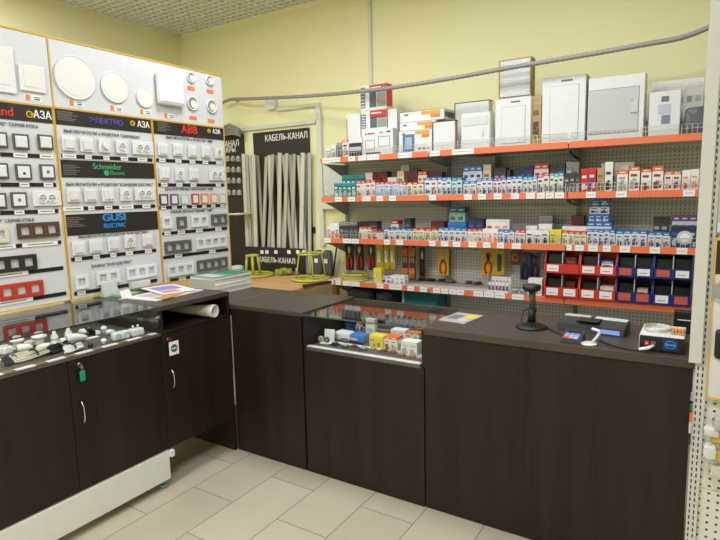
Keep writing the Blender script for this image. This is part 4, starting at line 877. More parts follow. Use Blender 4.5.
bn = [bin_(-.912, -.69, ZB1+.002, ZB2, RED, 'red open bin, top row, left', labs=(0,)), bin_(-.686, -.468, ZB1+.002, ZB2, RED, 'red open bin, top row, right'), bin_(-.912, -.69, ZB0, ZB1, RED, 'red open bin, bottom row, left'), bin_(-.686, -.468, ZB0, ZB1, RED, 'red open bin, bottom row, right'),
 bin_(-.464, -.26, ZB1+.002, ZB2, BLUE, 'blue open bin, top row, left', labc=(LR, PAPER)), bin_(-.256, -.052, ZB1+.002, ZB2, BLUE, 'blue open bin, top row, right beside the white post', labc=(LR, PAPER)), bin_(-.464, -.26, ZB0, ZB1, BLUE, 'blue open bin, bottom row, left', labc=(LR, LR)), bin_(-.256, -.052, ZB0, ZB1, BLUE, 'blue open bin, bottom row, right beside the white post', labc=(PAPER, LR))]
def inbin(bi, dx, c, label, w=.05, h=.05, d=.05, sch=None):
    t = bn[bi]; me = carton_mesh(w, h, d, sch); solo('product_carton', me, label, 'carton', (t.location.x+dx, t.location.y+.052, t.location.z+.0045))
inbin(0, .05, 0, 'dark red box inside the top left red bin', .07, .1, .08, 'maroon'); inbin(1, .05, 0, 'white and blue pack inside the top right red bin', .07, .085, .06, 'bluewhite'); inbin(2, .05, 0, 'dark red box inside the bottom left red bin', .06, .1, .08, 'maroon'); inbin(3, .052, 0, 'white box inside the bottom right red bin', .08, .08, .07, 'white'); inbin(6, .045, 0, 'green and white pack inside the bottom left blue bin', .06, .08, .06, 'cream')
inbin(0, -.05, 0, 'black box for dark contents and deep shade in the top left red bin, left half', .085, .115, .13, 'black')  # black boxes stand for dark contents and the deep shade inside the bins
bl = ['top left red', 'top right red', 'bottom left red', 'bottom right red', 'top left blue', 'top right blue', 'bottom left blue', 'bottom right blue']
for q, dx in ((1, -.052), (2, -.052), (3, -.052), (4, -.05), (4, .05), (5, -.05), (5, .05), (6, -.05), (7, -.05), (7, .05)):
    inbin(q, dx, 0, 'black box for packed fittings and deep shade in the %s half of the %s bin' % ('left' if dx < 0 else 'right', bl[q]), .084, random.uniform(.09, .118), .13, 'black')
# ---- below the lowest shelf
t = thing('bottom_shelf', 'grey bottom shelf of the shelving, behind the counters', 'shelf', (-1.3, 3.98, .5)); part('shelf_board', lb(MB(), t, -2.765, .2, YS, YP-.02, .50, .52, mat('shelf_grey', (214, 213, 208), .45)), t); part('leg_panel', lb(MB(), t, -2.765, .2, YS+.02, YS+.03, .002, .4995, WMET), t)
xa = on(402, 297, 1, YS+.17).x; xb = on(437, 297, 1, YS+.17).x
t = thing('teal_case', 'teal storage box standing under the lowest shelf', 'box', ((xa+xb)/2, YS+.17, .521)); w_ = xb-xa; h_ = .322
part('case_body', MB().box(-w_/2, w_/2, 0, .19, 0, h_-.03, col(16, 112, 124), .006), t); part('case_lid', MB().box(-w_/2-.003, w_/2+.003, -.003, .193, h_-.0295, h_, col(24, 126, 138), .004), t); part('end_tag', MB().box(-w_/2+.002, -w_/2+.022, -.0045, -.0032, h_*.5, h_-.035, col(200, 204, 204)), t)
for i, (pa, pb, hh) in enumerate(((346, 370, .30), (373, 391, .285))):
    xa = on(pa, 292, 1, YS+.04).x; xb = on(pb, 292, 1, YS+.04).x; t = thing('tool_bag', 'black tool bag under the lowest shelf, %s of two' % ['left', 'right'][i], 'bag', ((xa+xb)/2, YS+.04, .521))
    me = bag(xb-xa, hh, .25, 20+i, 10); me.materials.append(col(28, 28, 30, .6)); link('bag_body', me, t, (0, 0, .006)); part('handle', MB().tube([(-.1, .1, hh*.93), (-.05, .08, hh+.01), (.05, .08, hh+.012), (.1, .1, hh*.93)], .006, DGREY, 6), t)

# ================================================================ back wall left part: trunking display
YW = YB-.0005
def P(px, py, y=4.24): v = on(px, py, 1, y); return v.x, v.z
x0, zt = P(255, 136); x1, _ = P(310, 130.5); _, zb = P(300, 281)
t = thing('trunking_display', 'black wall panel holding the upright grey cable trunking', 'display panel', ((x0+x1)/2, 4.24, .86))
x0 = -3.93; x1 = -3.225
part('panel', lb(MB(), t, x0, x1, 4.236, 4.256, .86, 2.245, BLK2), t)
lp = part('lower_panel', lb(MB(), t, -4.1, -3.26, 4.156, 4.166, .853, 1.1, BLK2), t)
x, z = P(287, 137); lettering('КАБЕЛЬ-КАНАЛ', .084, WLET, t, L(t, x-.012, 4.2345, z), 0, .001, .82)
x, z = P(275, 260.5, 4.156); lettering('КАБЕЛЬ-КАНАЛ', .074, WLET, t, L(t, x+.02, 4.1545, z), 0, .0008, .84)
for i, px in enumerate((262, 267, 276, 289, 298, 304)):
    x, z = P(px, 252.5, 4.155); part('price_label', MB().box(-.021, .021, -.003, -.0005, -.018, .018, PAPER), lp, loc=L(t, x, 4.156, z+.005))
TR = col(206, 204, 194); TR2 = col(188, 186, 176)
k = 0
spots = [(243.5, 154, 248), (247, 155, 251), (250, 156, 257), (253.5, 155, 256), (257.5, 156, 264), (266.5, 157, 262), (269.5, 155.5, 273), (273, 154.5, 267), (277, 155.5, 284), (280, 153, 278), (283.5, 155, 293), (287, 153.5, 283), (290, 155, 297), (294.5, 154, 291), (298.5, 155.5, 306), (303, 153, 300), (306.5, 154.5, 303), (309.5, 153, 309)]
for i, (pxt, pyt, pxb) in enumerate(spots):
    yy = (4.2265, 4.210, 4.1935, 4.177)[i % 4]
    xt, ztt = P(pxt, pyt, yy); xb_ = P(pxb, 252, yy)[0]; zb_ = .856
    b = MB(); ang = math.atan2(xt-xb_, ztt-zb_); ln = math.hypot(xt-xb_, ztt-zb_); w = .036 if i % 3 else .046
    m = (TR, TR2, col(176, 174, 164))[(i*2) % 3]
    b.box(-w/2, w/2, -.007, .007, 0, ln, m, .001); b.box(-w/2+.004, -w/2+.006, -.0076, -.007, 0, ln, col(150, 148, 140))
    t = solo('cable_trunking', b, 'grey plastic cable trunking strip leaning upright against the black panel', 'trunking', (xb_, yy, zb_+.002), 0, 'upright trunking strips at the black panel'); t.rotation_euler = (0, ang, 0)
# surface ducts on the wall
def duct(pts, w, name, label, y0=4.225):
    b = MB()
    for (a, c) in zip(pts, pts[1:]):
        xa, za = a; xb, zb = c
        b.box(min(xa, xb)-w/2, max(xa, xb)+w/2, y0, YW, min(za, zb)-w/2, max(za, zb)+w/2, DUCT, .002)
    return solo(name, b, label, 'cable duct')
xd = P(320, 170, 4.23)[0]; zt1 = P(320, 104, 4.23)[1]; zt2 = P(300, 123, 4.23)[1]
duct([(P(278, 107)[0], zt1), (xd-.002, zt1)], .03, 'wall_duct', 'short upper white cable duct right of the square wall box')
duct([(P(238, 131)[0], zt2), (xd-.06, zt2)], .035, 'wall_duct', 'white cable duct above the black trunking panel', 4.23)
duct([(xd, zt1-.04), (xd, P(322, 243)[1])], .05, 'wall_duct', 'vertical white cable duct left of the shelving')
x, z = P(369.5, 40, 4.24); duct([(x, 2.06), (x, 3.33)], .03, 'wall_duct', 'thin vertical white duct rising to the ceiling', 4.24)
x0, z1_ = P(324, 164); x1, z0_ = P(344, 193); solo('wall_plate', MB().box(xd+.03, -2.815, 4.235, YW, z0_-.02, z1_, col(212, 214, 212), .002), 'pale grey rectangular plate on the wall left of the second shelf', 'wall plate')
x0, z1_ = P(316, 197); x1, z0_ = P(350, 209); solo('wall_duct', MB().box(xd+.03, -2.6, 4.22, YP+.012, z0_, z1_, DUCT).box(xd+.03, -2.81, 4.2175, YW, z0_, z1_, DUCT, .004) if 0 else MB().box(xd+.03, -2.81, 4.20, YW, z0_, z1_, DUCT, .004), 'wide white duct section under the pale wall plate', 'cable duct')
x, z = P(270.5, 103.5, 4.22); t = thing('junction_box', 'square white junction box high on the yellow wall', 'junction box', (x, 4.21, z)); part('box_body', MB().box(-.055, .055, 0, YW-4.21, -.055, .055, WHITE, .003), t); part('box_lid', MB().box(-.058, .058, -.006, -.0005, -.058, .058, WHITE, .002), t)
x, z = P(312, 230, 4.24); solo('wall_socket', MB().box(x-.0, x+.03, 4.235, YW, z-.03, z+.03, BLACK, .003), 'small black wall switch right of the trunking strips', 'switch')
# dark accessory board at far left with fittings
xs0, xs1 = -4.55, -4.07
t = thing('accessory_board', 'black wall board with small grey fittings, half hidden by the switch display', 'display board', (-4.3, 4.23, .86)); part('panel', lb(MB(), t, xs0, xs1, 4.236, 4.256, .86, 2.25, BLK2), t)
x, z = P(240, 143, 4.234); lettering('КАНАЛ', .085, WLET, t, L(t, x-.14, 4.2345, z), 0, .001, .85); x, z = P(238, 149.5, 4.234); lettering('АКСЕССУАРЫ', .085, WLET, t, L(t, x-.27, 4.2345, z), 0, .001, .8)
kk = 0
for rowi, py in enumerate((159, 170, 181, 193)):
    for j in range(4):
        px = 221.5+j*5.2+rowi*.4; x, z = P(px, py, 4.2); kk += 1
        b = MB().box(-.022, .022, -.03, .0, -.024, .02, col(170, 170, 164), .003).cyl((0, -.042, 0), .009, .012, col(178, 178, 172), 'Y').box(-.01, .01, -.028, -.004, .0165, .032, WHITE, .002)
        solo('trunking_fitting', b, 'small grey trunking fitting in %s row of the black accessory board' % ['the top', 'the second', 'the third', 'the lowest'][rowi], 'fitting', (x, 4.2355, z), 0, 'fittings in row %s of the accessory board' % ['one', 'two', 'three', 'four'][rowi])
x, z = P(233, 129.5, 4.15); t = thing('conduit_bundle', 'bundle of grey corrugated tube coiled above the accessory board', 'conduit', (x-.03, 4.15, z-.05))
for r_ in range(4): part('tube_coil', MB().tube([(-.14, 0, .025*r_), (-.02, -.005, .03*r_+.012), (.06, 0, .022*r_+.005), (.115, .01, .02*r_-.02)], .014, col(140, 138, 130), 8), t)
part('hanger', MB().box(-.02, .0, .0145, YB-4.151, .0, .015, STEEL), t)
x, z = P(237, 214, 4.05); t = thing('note_tray', 'small yellow tray with white papers beside the board edge', 'tray', (x, 4.12, z-.01)); part('tray', MB().box(-.11, .06, -.1, .11, 0, .006, col(206, 170, 60)), t); part('paper', MB().box(-.1, .05, -.09, .1, .0065, .016, PAPER), t)
x, z = P(247, 240, 4.2); part('side_post', lb(MB(), thing('wooden_post', 'pale wooden strip on the wall beside the trunking strips', 'post', (x-.0, 4.24, .8)), x-.012, x+.008, 4.235, YW, .86, 2.0, col(200, 186, 110)), bpy.data.objects['wooden_post'])
# table with the reels
t = thing('wooden_table', 'light brown wooden table top under the black trunking panel', 'table', (-3.8, 3.6, 0)); part('table_top', lb(MB(), t, -4.85, -2.80, 3.03, 4.15, .825, .85, TAN, .002), t)
for x in (-4.8, -2.85):
    for y in (3.08, 4.08): part('leg', lb(MB(), t, x-.025, x+.025, y-.025, y+.025, .002, .8245, TAN), t)
RY = col(190, 192, 70, .4)
def reel(px, py, R, H, label, rods=6, col_only=False):
    yc = 4.06-R; p = on(px, py, 1, yc); t = thing('wire_reel', label, 'cable reel', (p.x, yc, .8505))
    part('base_ring', MB().tube(circle((0, 0, .014), R, 36), .011, RY, 8, True).tube(circle((0, 0, .014), R*.35, 20), .007, RY, 8, True), t)
    for k in range(4): a = PI/4+k*PI/2; part('spoke', MB().tube([(math.cos(a)*R, math.sin(a)*R, .014), (math.cos(a)*R*.33, math.sin(a)*R*.33, .014)], .007, RY, 6), t)
    rt_ = .05 if col_only else .1
    for k in range(4): a = PI/4+k*PI/2; part('rod', MB().tube([(math.cos(a)*rt_*1.35, math.sin(a)*rt_*1.35, .016), (math.cos(a)*rt_, math.sin(a)*rt_, H)], .006 if not col_only else .012, RY, 8), t)
    part('top_ring', MB().tube(circle((0, 0, H), rt_+.01, 24), .008, RY, 8, True), t)
    return t
reel(253, 271.5, .19, .2, 'yellow green wire reel stand lying base down at the left of the table', col_only=True)
reel(311, 275, .165, .24, 'yellow green wire reel stand with tall rods at the right of the table')
p = on(284, 273, 1, 4.03); t = thing('cable_winder', 'small olive green winder between the two yellow reels', 'winder', (p.x, 4.03, .8505))
OL = col(150, 160, 60); part('hub', MB().cyl((0, 0, 0), .03, .07, OL), t)
for k in range(5): a = 2*PI*k/5; part('arm', MB().box(.031, .085, -.014, .014, .02, .06, OL, .004, Matrix.Rotation(a, 4, 'Z')), t)
p = on(294, 272, 1, 4.1); t = thing('grey_clamp', 'grey metal clamp on the table beside the olive winder', 'clamp', (p.x, 4.1, .8505)); part('clamp_body', MB().box(-.05, .05, -.02, .02, 0, .03, GREY, .004), t); part('screw', MB().cyl((.03, 0, .0305), .008, .03, STEEL), t)
a = on(303, 286, 2, .865); b_ = on(331, 282, 2, .865); solo('dark_rod', MB().tube([(a.x, a.y, .8655), (b_.x, b_.y, .8655)], .014, col(70, 34, 44), 8), 'dark maroon rod lying on the wooden table', 'rod')
p = on(329, 270, 1, 4.1); 
for i, px in enumerate((317.5, 327)):
    x, z = P(px, 274, 4.08); t = thing('grey_pouch', 'dark grey pouch with a white label leaning behind the right reel, %s of two' % ['left', 'right'][i], 'pouch', (x-.02, 4.10, .851)); me = bag(.1, .24, .05, 31+i, 8); me.materials.append(col(84, 88, 90)); link('pouch', me, t, (0, 0, .006)); part('paper_label', MB().box(-.02, .02, -.009, -.0055, .13, .17, PAPER), t)
p = on(244, 262, 1, 4.08); t = thing('tape_roll', 'white tape roll on the table by the left reel', 'tape', (p.x-.1, 4.085, .8505)); part('roll', MB().tube(circle((0, 0, .03), .042, 20), .026, WHITE, 10, True), t)
x, z = P(332, 244, 4.1); solo('black_stick', MB().tube([(x-.03, 4.14, .8585), (x, 4.20, z+.05)], .008, BLACK, 8), 'thin black rod leaning against the wall left of the lowest shelf', 'rod')
# conduit across
b = MB(); ctl = [(222, 103, 4.16), (231, 99.5, 4.15), (245, 99, 4.1), (300, 96.5, 4.02), (350, 92.5, 3.9), (400, 86.5, 3.76), (450, 78.5, 3.73), (500, 69.5, 3.72), (550, 61, 3.72), (600, 52.5, 3.72), (650, 43.5, 3.72), (680, 38, 3.72), (705, 29, 3.72), (725, 18, 3.72)]
pts = [on(*c[:2], 1, c[2]) for c in ctl]; fine = []
for i in range(len(pts)-1):
    p0 = pts[max(0, i-1)]; p1 = pts[i]; p2 = pts[i+1]; p3 = pts[min(len(pts)-1, i+2)]
    for k in range(20): u = k/20; fine.append(.5*((2*p1)+(p2-p0)*u+(2*p0-5*p1+4*p2-p3)*u*u+(3*p1-p0-3*p2+p3)*u**3))
fine.append(pts[-1]); rs = [.0165 if i % 2 else .0140 for i in range(len(fine))]
b.tube(fine, .016, mat('conduit_grey', (150, 146, 142), .5), 10, rs=rs)
t = thing('corrugated_conduit', 'long grey corrugated conduit sagging across the yellow wall above the shelves', 'conduit', (0, 0, 0)); part('tube', b, t)
b = MB(); v = pts[1]; b.box(v.x-.01, v.x+.01, v.y+.017, YW, v.z-.006, v.z+.006, col(150, 150, 60)); part('wall_clip', b, t)

# ================================================================ things on the left and corner counters
# stack of catalogues on the corner counter
random.seed(5)
zb = .9505; cols = [(222, 218, 208), (226, 222, 212), (214, 210, 200), (228, 226, 218)]
for i in range(4):
    h = (.034, .03, .034, .016)[i]; t = thing('catalogue', 'thick %s catalogue in the stack on the corner counter' % ['bottom', 'second', 'third', 'green covered topmost'][i], 'catalogue', (-2.915+random.uniform(-.006, .006), 2.745+random.uniform(-.006, .006), zb), random.uniform(-.03, .03))
    part('pages', MB().box(-.118, .118, -.178, .178, .0015, h-.0015, col(*cols[i])), t); part('cover', MB().box(-.12, .12, -.18, .18, 0, .0014, PAPER).box(-.12, .12, -.18, .18, h-.0014, h, col(96, 160, 120) if i == 3 else PAPER).box(-.12, -.1186, -.18, .18, .0015, h-.0015, PAPER), t)
    if i == 3: part('cover_print', MB().box(-.1, .1, -.16, -.05, h+.0001, h+.0008, col(210, 206, 220)).box(-.1, .1, .02, .15, h+.0001, h+.0008, col(60, 140, 110)), t)
    zb += h+.0005
def leaflet(x, y, rz, w, l, c, label, z=1.0305, pr=None, h=.003):
    t = thing('leaflet', label, 'leaflet', (x, y, z), rz); part('sheet', MB().box(-w/2, w/2, -l/2, l/2, 0, h, col(*c)), t)
    if pr: part('print', MB().box(-w*.35, w*.1, -l*.35, l*.35, h+.0002, h+.0007, col(*pr)).box(w*.15, w*.4, -l*.4, l*.1, h+.0002, h+.0007, col(*(pr[2], pr[0], pr[1]))), t)
leaflet(-2.75, 2.13, .1, .26, .38, (226, 224, 226), 'white leaflet with an orange edge at the front of the paper pile', pr=(196, 170, 176), h=.006)
solo('orange_brochure', MB().box(-.11, .11, -.08, .08, 0, .005, col(206, 120, 50)).box(-.1, .1, -.075, .02, .0052, .0056, col(226, 190, 160)), 'orange edged brochure half under the white leaflets', 'brochure', (-2.70, 1.985, 1.0305), .5) if 0 else None
leaflet(-2.66, 1.985+.13-.0, .35, .07, .26, (206, 140, 84), 'orange brochure under the front edge of the paper pile', 1.0375)
leaflet(-2.83, 2.22, -.25, .34, .22, (232, 232, 238), 'white violet printed leaflet on top of the paper pile', 1.042, (150, 140, 200))
leaflet(-2.95, 2.0, .2, .1, .12, (140, 186, 140), 'green leaflet leaning at the board foot', 1.0305, None, .014)
leaflet(-2.93, 2.27, .15, .2, .16, (206, 214, 196), 'pale green and grey printed leaflet by the board', 1.0305, (120, 150, 120), .008)
t = thing('business_card_stand', 'small white card standing beside the green leaflet', 'card', (-2.86, 1.95, 1.0305), .35); part('card', MB().box(-.002, .002, -.045, .045, .001, .05, PAPER, 0, Matrix.Rotation(-.35, 4, 'Y')), t); part('foot', MB().box(-.03, .0, -.045, .045, 0, .001, PAPER), t)
solo('clear_sign_holder', MB().prism([(-.02, 0), (.02, 0), (0, .075)], -.05, .05, col(190, 196, 196, .1), 'Y'), 'grey acrylic price wedge at the foot of the middle board', 'sign holder', (-3.03, 1.95, 1.0305))

# ---- merchandise inside the left glass case
ZI = .8865
CRM = col(206, 196, 172); WH2 = col(232, 230, 224)
def onz(px, py, z=ZI): return on(px, py, 2, z)
def plugthing(px, py, kind, label, rz=0, m=WH2, s=1):
    p = onz(px, py); p.x = min(max(p.x, -3.0), XA-.07); 
    nm, cat = {'lampholder': ('lamp_holder', 'lamp holder'), 'plug': ('electric_plug', 'plug'), 'bulbs': ('bottle_adapter', 'adapter'), 'cone': ('socket_cone', 'socket'), 'cord': ('extension_lead', 'lead'), 'ball': ('push_knob', 'knob'), 'tee': ('plug_adapter', 'adapter')}[kind]
    t = thing(nm, label, cat, (p.x, p.y, ZI-.003), rz)
    if kind == 'lampholder': part('body', MB().lathe([(.02*s, 0), (.022*s, .03*s), (.02*s, .045*s)], m), t); part('flange', MB().lathe([(.02*s, .0455*s), (.036*s, .05*s), (.036*s, .06*s), (.022*s, .064*s), (.02*s, .078*s)], m), t)
    if kind == 'plug':
        part('body', MB().tube([(-.03*s, 0, .023*s), (0, 0, .023*s), (.02*s, 0, .023*s), (.045*s, 0, .018*s)], .02, m, 12, rs=[.02*s, .022*s, .018*s, .007*s]), t)
        for sg in (-1, 1): part('pin', MB().cyl((-.03*s-.022*s, sg*.0095*s, .023*s), .0025*s, .021*s, CHROME, 'X', seg=8), t)
    if kind == 'bulbs': part('body', MB().lathe([(.018*s, 0), (.02*s, .02*s), (.02*s, .045*s), (.01*s, .06*s), (.009*s, .075*s), (.004*s, .08*s)], m), t); part('ring', MB().tube(circle((0, 0, .03*s), .021*s, 16), .002*s, col(190, 190, 186), 6, True), t)
    if kind == 'cone':
        part('body', MB().tube([(0, -.05*s, .024*s), (0, -.045*s, .024*s), (0, 0, .022*s), (0, .04*s, .016*s), (0, .05*s, .014*s)], .02, m, 14, rs=[.024*s, .026*s, .022*s, .013*s, .008*s]), t); part('opening', MB().tube([(0, -.0508*s, .024*s), (0, -.0503*s, .024*s)], .018*s, col(150, 150, 146), 14), t)
    if kind == 'tee': part('body', MB().box(-.03*s, .03*s, -.025*s, .025*s, 0, .035*s, m, .008*s), t); part('socket_face', MB().cyl((0, 0, .0352*s), .018*s, .004*s, col(206, 204, 198)), t)
    if kind == 'ball': part('cap', MB().ball((0, 0, .022*s), .022*s, m, (1, 1, .85)), t); part('base', MB().cyl((0, 0, 0), .014*s, .008*s, m), t)
    if kind == 'cord':
        r0 = .045*s
        for q in range(5): part('strand', MB().tube([((r0*.35)*math.sin(q*1.3)+(.3*r0)*math.cos(a_), 2.1*r0*math.sin(a_), .006+q*.006+.004*math.sin(a_*2)) for a_ in [2*PI*k/20 for k in range(20)]], .0042, m, 6, True), t)
        part('wrap', MB().tube(circle((0, 0, .02), .03*s, 14, 'Y', .02), .004, BLACK if m != BLACK else GREY, 6, True), t)
PT = lambda px, py, k, l, rz=0, m=WH2, s=1: plugthing(px, py, k, l, rz, m, s*.8)
PT(5, 353, 'tee', 'white blocky adapter at the far left of the left glass case', .3, WH2, 1.3)
PT(18, 349, 'lampholder', 'white mushroom shaped lamp holder in the left glass case', 0, WH2, 1.1)
PT(24, 351, 'plug', 'white plug in front of the mushroom lamp holder', 1.2, WH2, 1.1)
PT(30, 345, 'tee', 'white rounded adapter between lamp holders', .5, WH2, .9)
PT(40, 346, 'lampholder', 'white cup topped lamp holder in the left glass case', 0, WH2, 1.2)
PT(44, 350, 'cone', 'white round socket lying before the cup topped lamp holder', 1.9, WH2, 1.05)
PT(55, 343, 'bulbs', 'white bottle shaped adapter, left of two', 0, WH2, 1.1)
PT(55, 347, 'tee', 'white adapter cube behind the black cord', .7, WH2, 1.)
PT(65, 343, 'plug', 'small white plug between the two bottle adapters', 1.5, WH2, .9)
PT(69, 339, 'bulbs', 'white bottle shaped adapter, right of two', 0, WH2, 1.1)
PT(77, 341, 'cone', 'large white cone shaped socket lying on its side', -.2, WH2, 1.25)
PT(84, 334, 'plug', 'white plug at the back behind the cone socket', .4, WH2, .9)
PT(104, 331, 'ball', 'white dome knob at the back of the left glass case', 0, WH2, 1.0)
PT(97, 334, 'tee', 'small white adapter beside the black coil', .2, WH2, .7)
PT(110, 334, 'plug', 'small white plug right of the dome knob', 1.2, WH2, .8)
PT(90, 334, 'cord', 'small black coiled cord at the back of the left glass case', 1.6, BLACK, .55)
PT(13, 362, 'cord', 'black bundled power cord, at the left end of the glass case', .6, BLACK, .8)
PT(34, 357, 'cord', 'beige bundled power cord in the left glass case', .15, CRM, 1.35)
PT(60, 350, 'cord', 'black bundled power cord between beige and white cords', .4, BLACK, .9)
PT(74, 351, 'cord', 'white thin cord loop near the front glass', 0.1, WH2, .62)
PT(90.5, 347, 'ball', 'small black ball knob near the front glass', 0, BLACK, .75)
PT(104, 343, 'ball', 'white ball knob near the front glass', 0, WH2, .85)
p = onz(121, 339); t = thing('emergency_lamp_pack', 'clear pack with two round lenses near the right end of the case', 'pack', (p.x, p.y, ZI-.003), 1.45)
part('pack', MB().box(-.046, .046, -.022, .022, 0, .045, col(222, 224, 228, .15), .012), t)
for sx in (-.022, .022): part('lens', MB().tube(circle((sx, -.0235, .023), .013, 16, 'Y'), .002, col(150, 160, 180), 6, True).cyl((sx, -.0235, .023), .011, .001, col(200, 206, 222), 'Y'), t)
p = onz(137, 336); t = thing('pack_with_pins', 'white packed adapter with two upright pins at the case right end', 'pack', (p.x-.02, p.y+.01, ZI-.003), 1.45)
part('pack', MB().box(-.036, .036, -.026, .026, 0, .042, col(220, 220, 226, .2), .01), t)
for sx in (-.016, .012): part('pin', MB().cyl((sx, 0, .0425), .005, .016, WHITE, seg=10), t)

# ---- merchandise inside the middle glass case
ZM = .7555
def mid(px0, px1, pyt, pyb, sch, label, d=.08, name='product_box', cat='box', rz=0):
    p = on((px0+px1)/2, pyb, 2, ZM); xa = on(px0, pyb, 1, p.y).x; xb = on(px1, pyb, 1, p.y).x; zt = on((px0+px1)/2, pyt, 1, p.y).z
    me = carton_mesh(xb-xa, zt-ZM-.001, d, sch); return solo(name, me, label, cat, ((xa+xb)/2, p.y, ZM+.0005), rz)
p = on(351, 342, 2, ZM); t = thing('long_pack', 'long rounded white and blue pack lying in the middle glass case', 'pack', (p.x, p.y+.02, ZM+.0005), -.05)
part('pack', MB().box(-.11, .0, -.035, .035, 0, .055, WHITE, .014).box(.0005, .1, -.035, .035, 0, .055, col(60, 120, 200), .014), t); part('print', MB().box(-.06, -.01, -.0358, -.0352, .015, .02, col(90, 90, 100)).box(.01, .06, -.0358, -.0352, .018, .034, col(214, 170, 180)).box(-.07, .07, -.0356, -.0351, .012, .014, col(30, 40, 80)), t)
mid(369.5, 383, 336, 349, 'yellow', 'yellow box in the middle glass case', .07); mid(384.5, 397, 337, 352, 'whiteorange', 'white box with an orange edge in the middle glass case', .07)
mid(401, 417, 342, 356, 'white', 'white box with blue lines, right front of the middle glass case', .07); t = mid(391, 405, 330, 339, 'whitered', 'orange and white pack behind the white boxes', .06); mid(405.5, 419, 333, 343, 'whiteorange', 'orange topped pack at the right rear of the glass case', .06)
mid(345, 355, 321, 332, 'darkblue', 'dark blue carded item at the back of the middle glass case', .03); mid(356.5, 360, 323, 333, 'pinkwhite', 'pink carded item at the back of the middle glass case', .03); mid(366, 375, 319, 334, 'white', 'white and black carded item at the back of the middle glass case', .03)
p = on(328, 342, 2, ZM); t = thing('white_tag_stand', 'white curved plastic holder at the left of the middle glass case', 'holder', (p.x+.01, p.y, ZM+.0005), .2); part('back', MB().box(-.035, .03, 0, .005, .0, .075, WHITE, .002, Matrix.Rotation(-.2, 4, 'X')), t); part('base', MB().box(-.04, .03, -.05, -.001, 0, .006, WHITE, .002), t)
it = [(313, 345, 'roll', BLACK), (319, 345.5, 'roll', col(190, 184, 174)), (325, 346.5, 'roll', col(90, 80, 60)), (332, 348, 'flat', col(40, 40, 40)), (343, 350, 'flat', col(50, 48, 46)), (351, 351, 'flat', col(120, 110, 80)), (361, 352.5, 'flat', col(60, 56, 50)), (370, 354, 'flat', col(90, 110, 80)), (381, 355.5, 'flat', col(90, 40, 40)), (390, 357, 'flat', col(70, 60, 58)), (399, 359, 'flat', col(130, 50, 46)), (409, 361, 'flat', col(110, 60, 60)), (418, 362, 'flat', col(190, 60, 56))]
nmc = ['black', 'grey', 'brown', 'black', 'dark grey', 'olive', 'dark brown', 'green', 'dark red', 'grey brown', 'red brown', 'dull red', 'bright red']
for i, (px, py, k, m) in enumerate(it):
    p = on(px, py-2, 2, ZM); 
    if k == 'roll': t = thing('tape_roll', '%s tape roll at the front left of the middle glass case' % nmc[i], 'tape', (p.x, p.y+.02, ZM+.0055), .2); part('roll', MB().tube(circle((0, 0, .018), .012, 14, 'Y'), .006, m, 8, True).cyl((0, -.006, .018), .008, .012, CARD if i else WHITE, 'Y', seg=10), t)
    else:
        t = thing('fuse_pack', '%s small pack in the front row of the middle glass case' % nmc[i], 'pack', (p.x, p.y+.03, ZM+.0005), random.uniform(-.2, .2)); part('card', MB().box(-.024, .024, -.022, .022, 0, .003, m), t); part('contents', MB().box(-.016, .016, -.014, .014, .0032, .014, col(*random.choice([(60, 60, 62), (150, 120, 90), (120, 60, 50), (170, 170, 166)])), .003), t)

# ---- on the sales counter
ZT = .9505
p = on(465, 319, 2, ZT); t = thing('magazine', 'stapled colour magazine under clear film on the sales counter', 'magazine', (p.x-.02, p.y+.0, ZT), -.12)
part('pages', MB().box(-.075, .075, -.1, .1, 0, .006, col(206, 204, 200), .001), t); part('cover', MB().box(-.074, .074, -.099, .099, .0063, .0072, col(176, 172, 170)).box(0.01, .07, .0, .09, .0074, .0078, col(220, 200, 70)).box(-.06, 0, -.06, .05, .0074, .0078, col(120, 118, 126)).box(.01, .06, -.08, -.02, .0074, .0078, col(196, 190, 186)), t)
# scanner on its stand
t = thing('barcode_scanner', 'black hand scanner standing upright in a round stand', 'scanner', (-.684, 2.61, ZT), 0)
part('stand_base', MB().lathe([(.072, 0), (.074, .006), (.06, .014), (.03, .02), (.02, .03)], BLACK, seg=32), t)
part('stand_arm', MB().tube([(0, 0, .03), (0, .01, .06), (0, .012, .09)], .016, BLACK, 12, rs=[.02, .016, .022]), t)
part('handle', MB().tube([(0, .012, .085), (0, .01, .13), (0, 0, .178)], .014, col(70, 78, 74), 12, rs=[.015, .0145, .0165]), t)
part('scanner_head', MB().lathe([(.018, 0), (.036, .004), (.043, .014), (.042, .03), (.02, .036)], BLACK, (0, -.005, .178), 28), t)
part('trigger', MB().box(-.004, .004, -.024, -.016, .12, .14, DGREY, .001), t)
part('cable', MB().tube([(.0, .01, .1), (-.035, .0, .08), (-.05, 0, .035), (-.04, -.02, .022), (-.01, -.035, .02)], .0028, BLACK, 6), t)
solo('black_cable', MB().tube([(-.62, 2.64, ZT+.003), (-.58, 2.58, ZT+.003), (-.53, 2.53, ZT+.003), (-.49, 2.52, ZT+.003)], .003, BLACK, 6), 'thin black cable running from the scanner stand to the card reader', 'cable')
# cash register
t = thing('cash_register', 'long dark grey cash register with a lit blue display', 'cash register', (-.42, 2.67, ZT), -.1)
part('body', MB().prism([(-.055, 0), (.075, 0), (.075, .05), (.03, .05), (-.05, .034)], -.145, .145, col(52, 54, 58), 'X'), t); part('top_plate', MB().box(-.14, -.02, .035, .075, .0505, .056, col(196, 190, 176), .002).box(.0, .14, .03, .075, .0505, .056, col(214, 212, 204), .002), t)
part('hood', MB().box(-.065, .035, -.045, .028, .0505, .056, col(44, 46, 48), .002), t)
part('display', MB().box(.05, .13, -.0575, -.0545, .008, .026, mat('lcd_blue', (120, 150, 220), .3, emit=.5)), t)
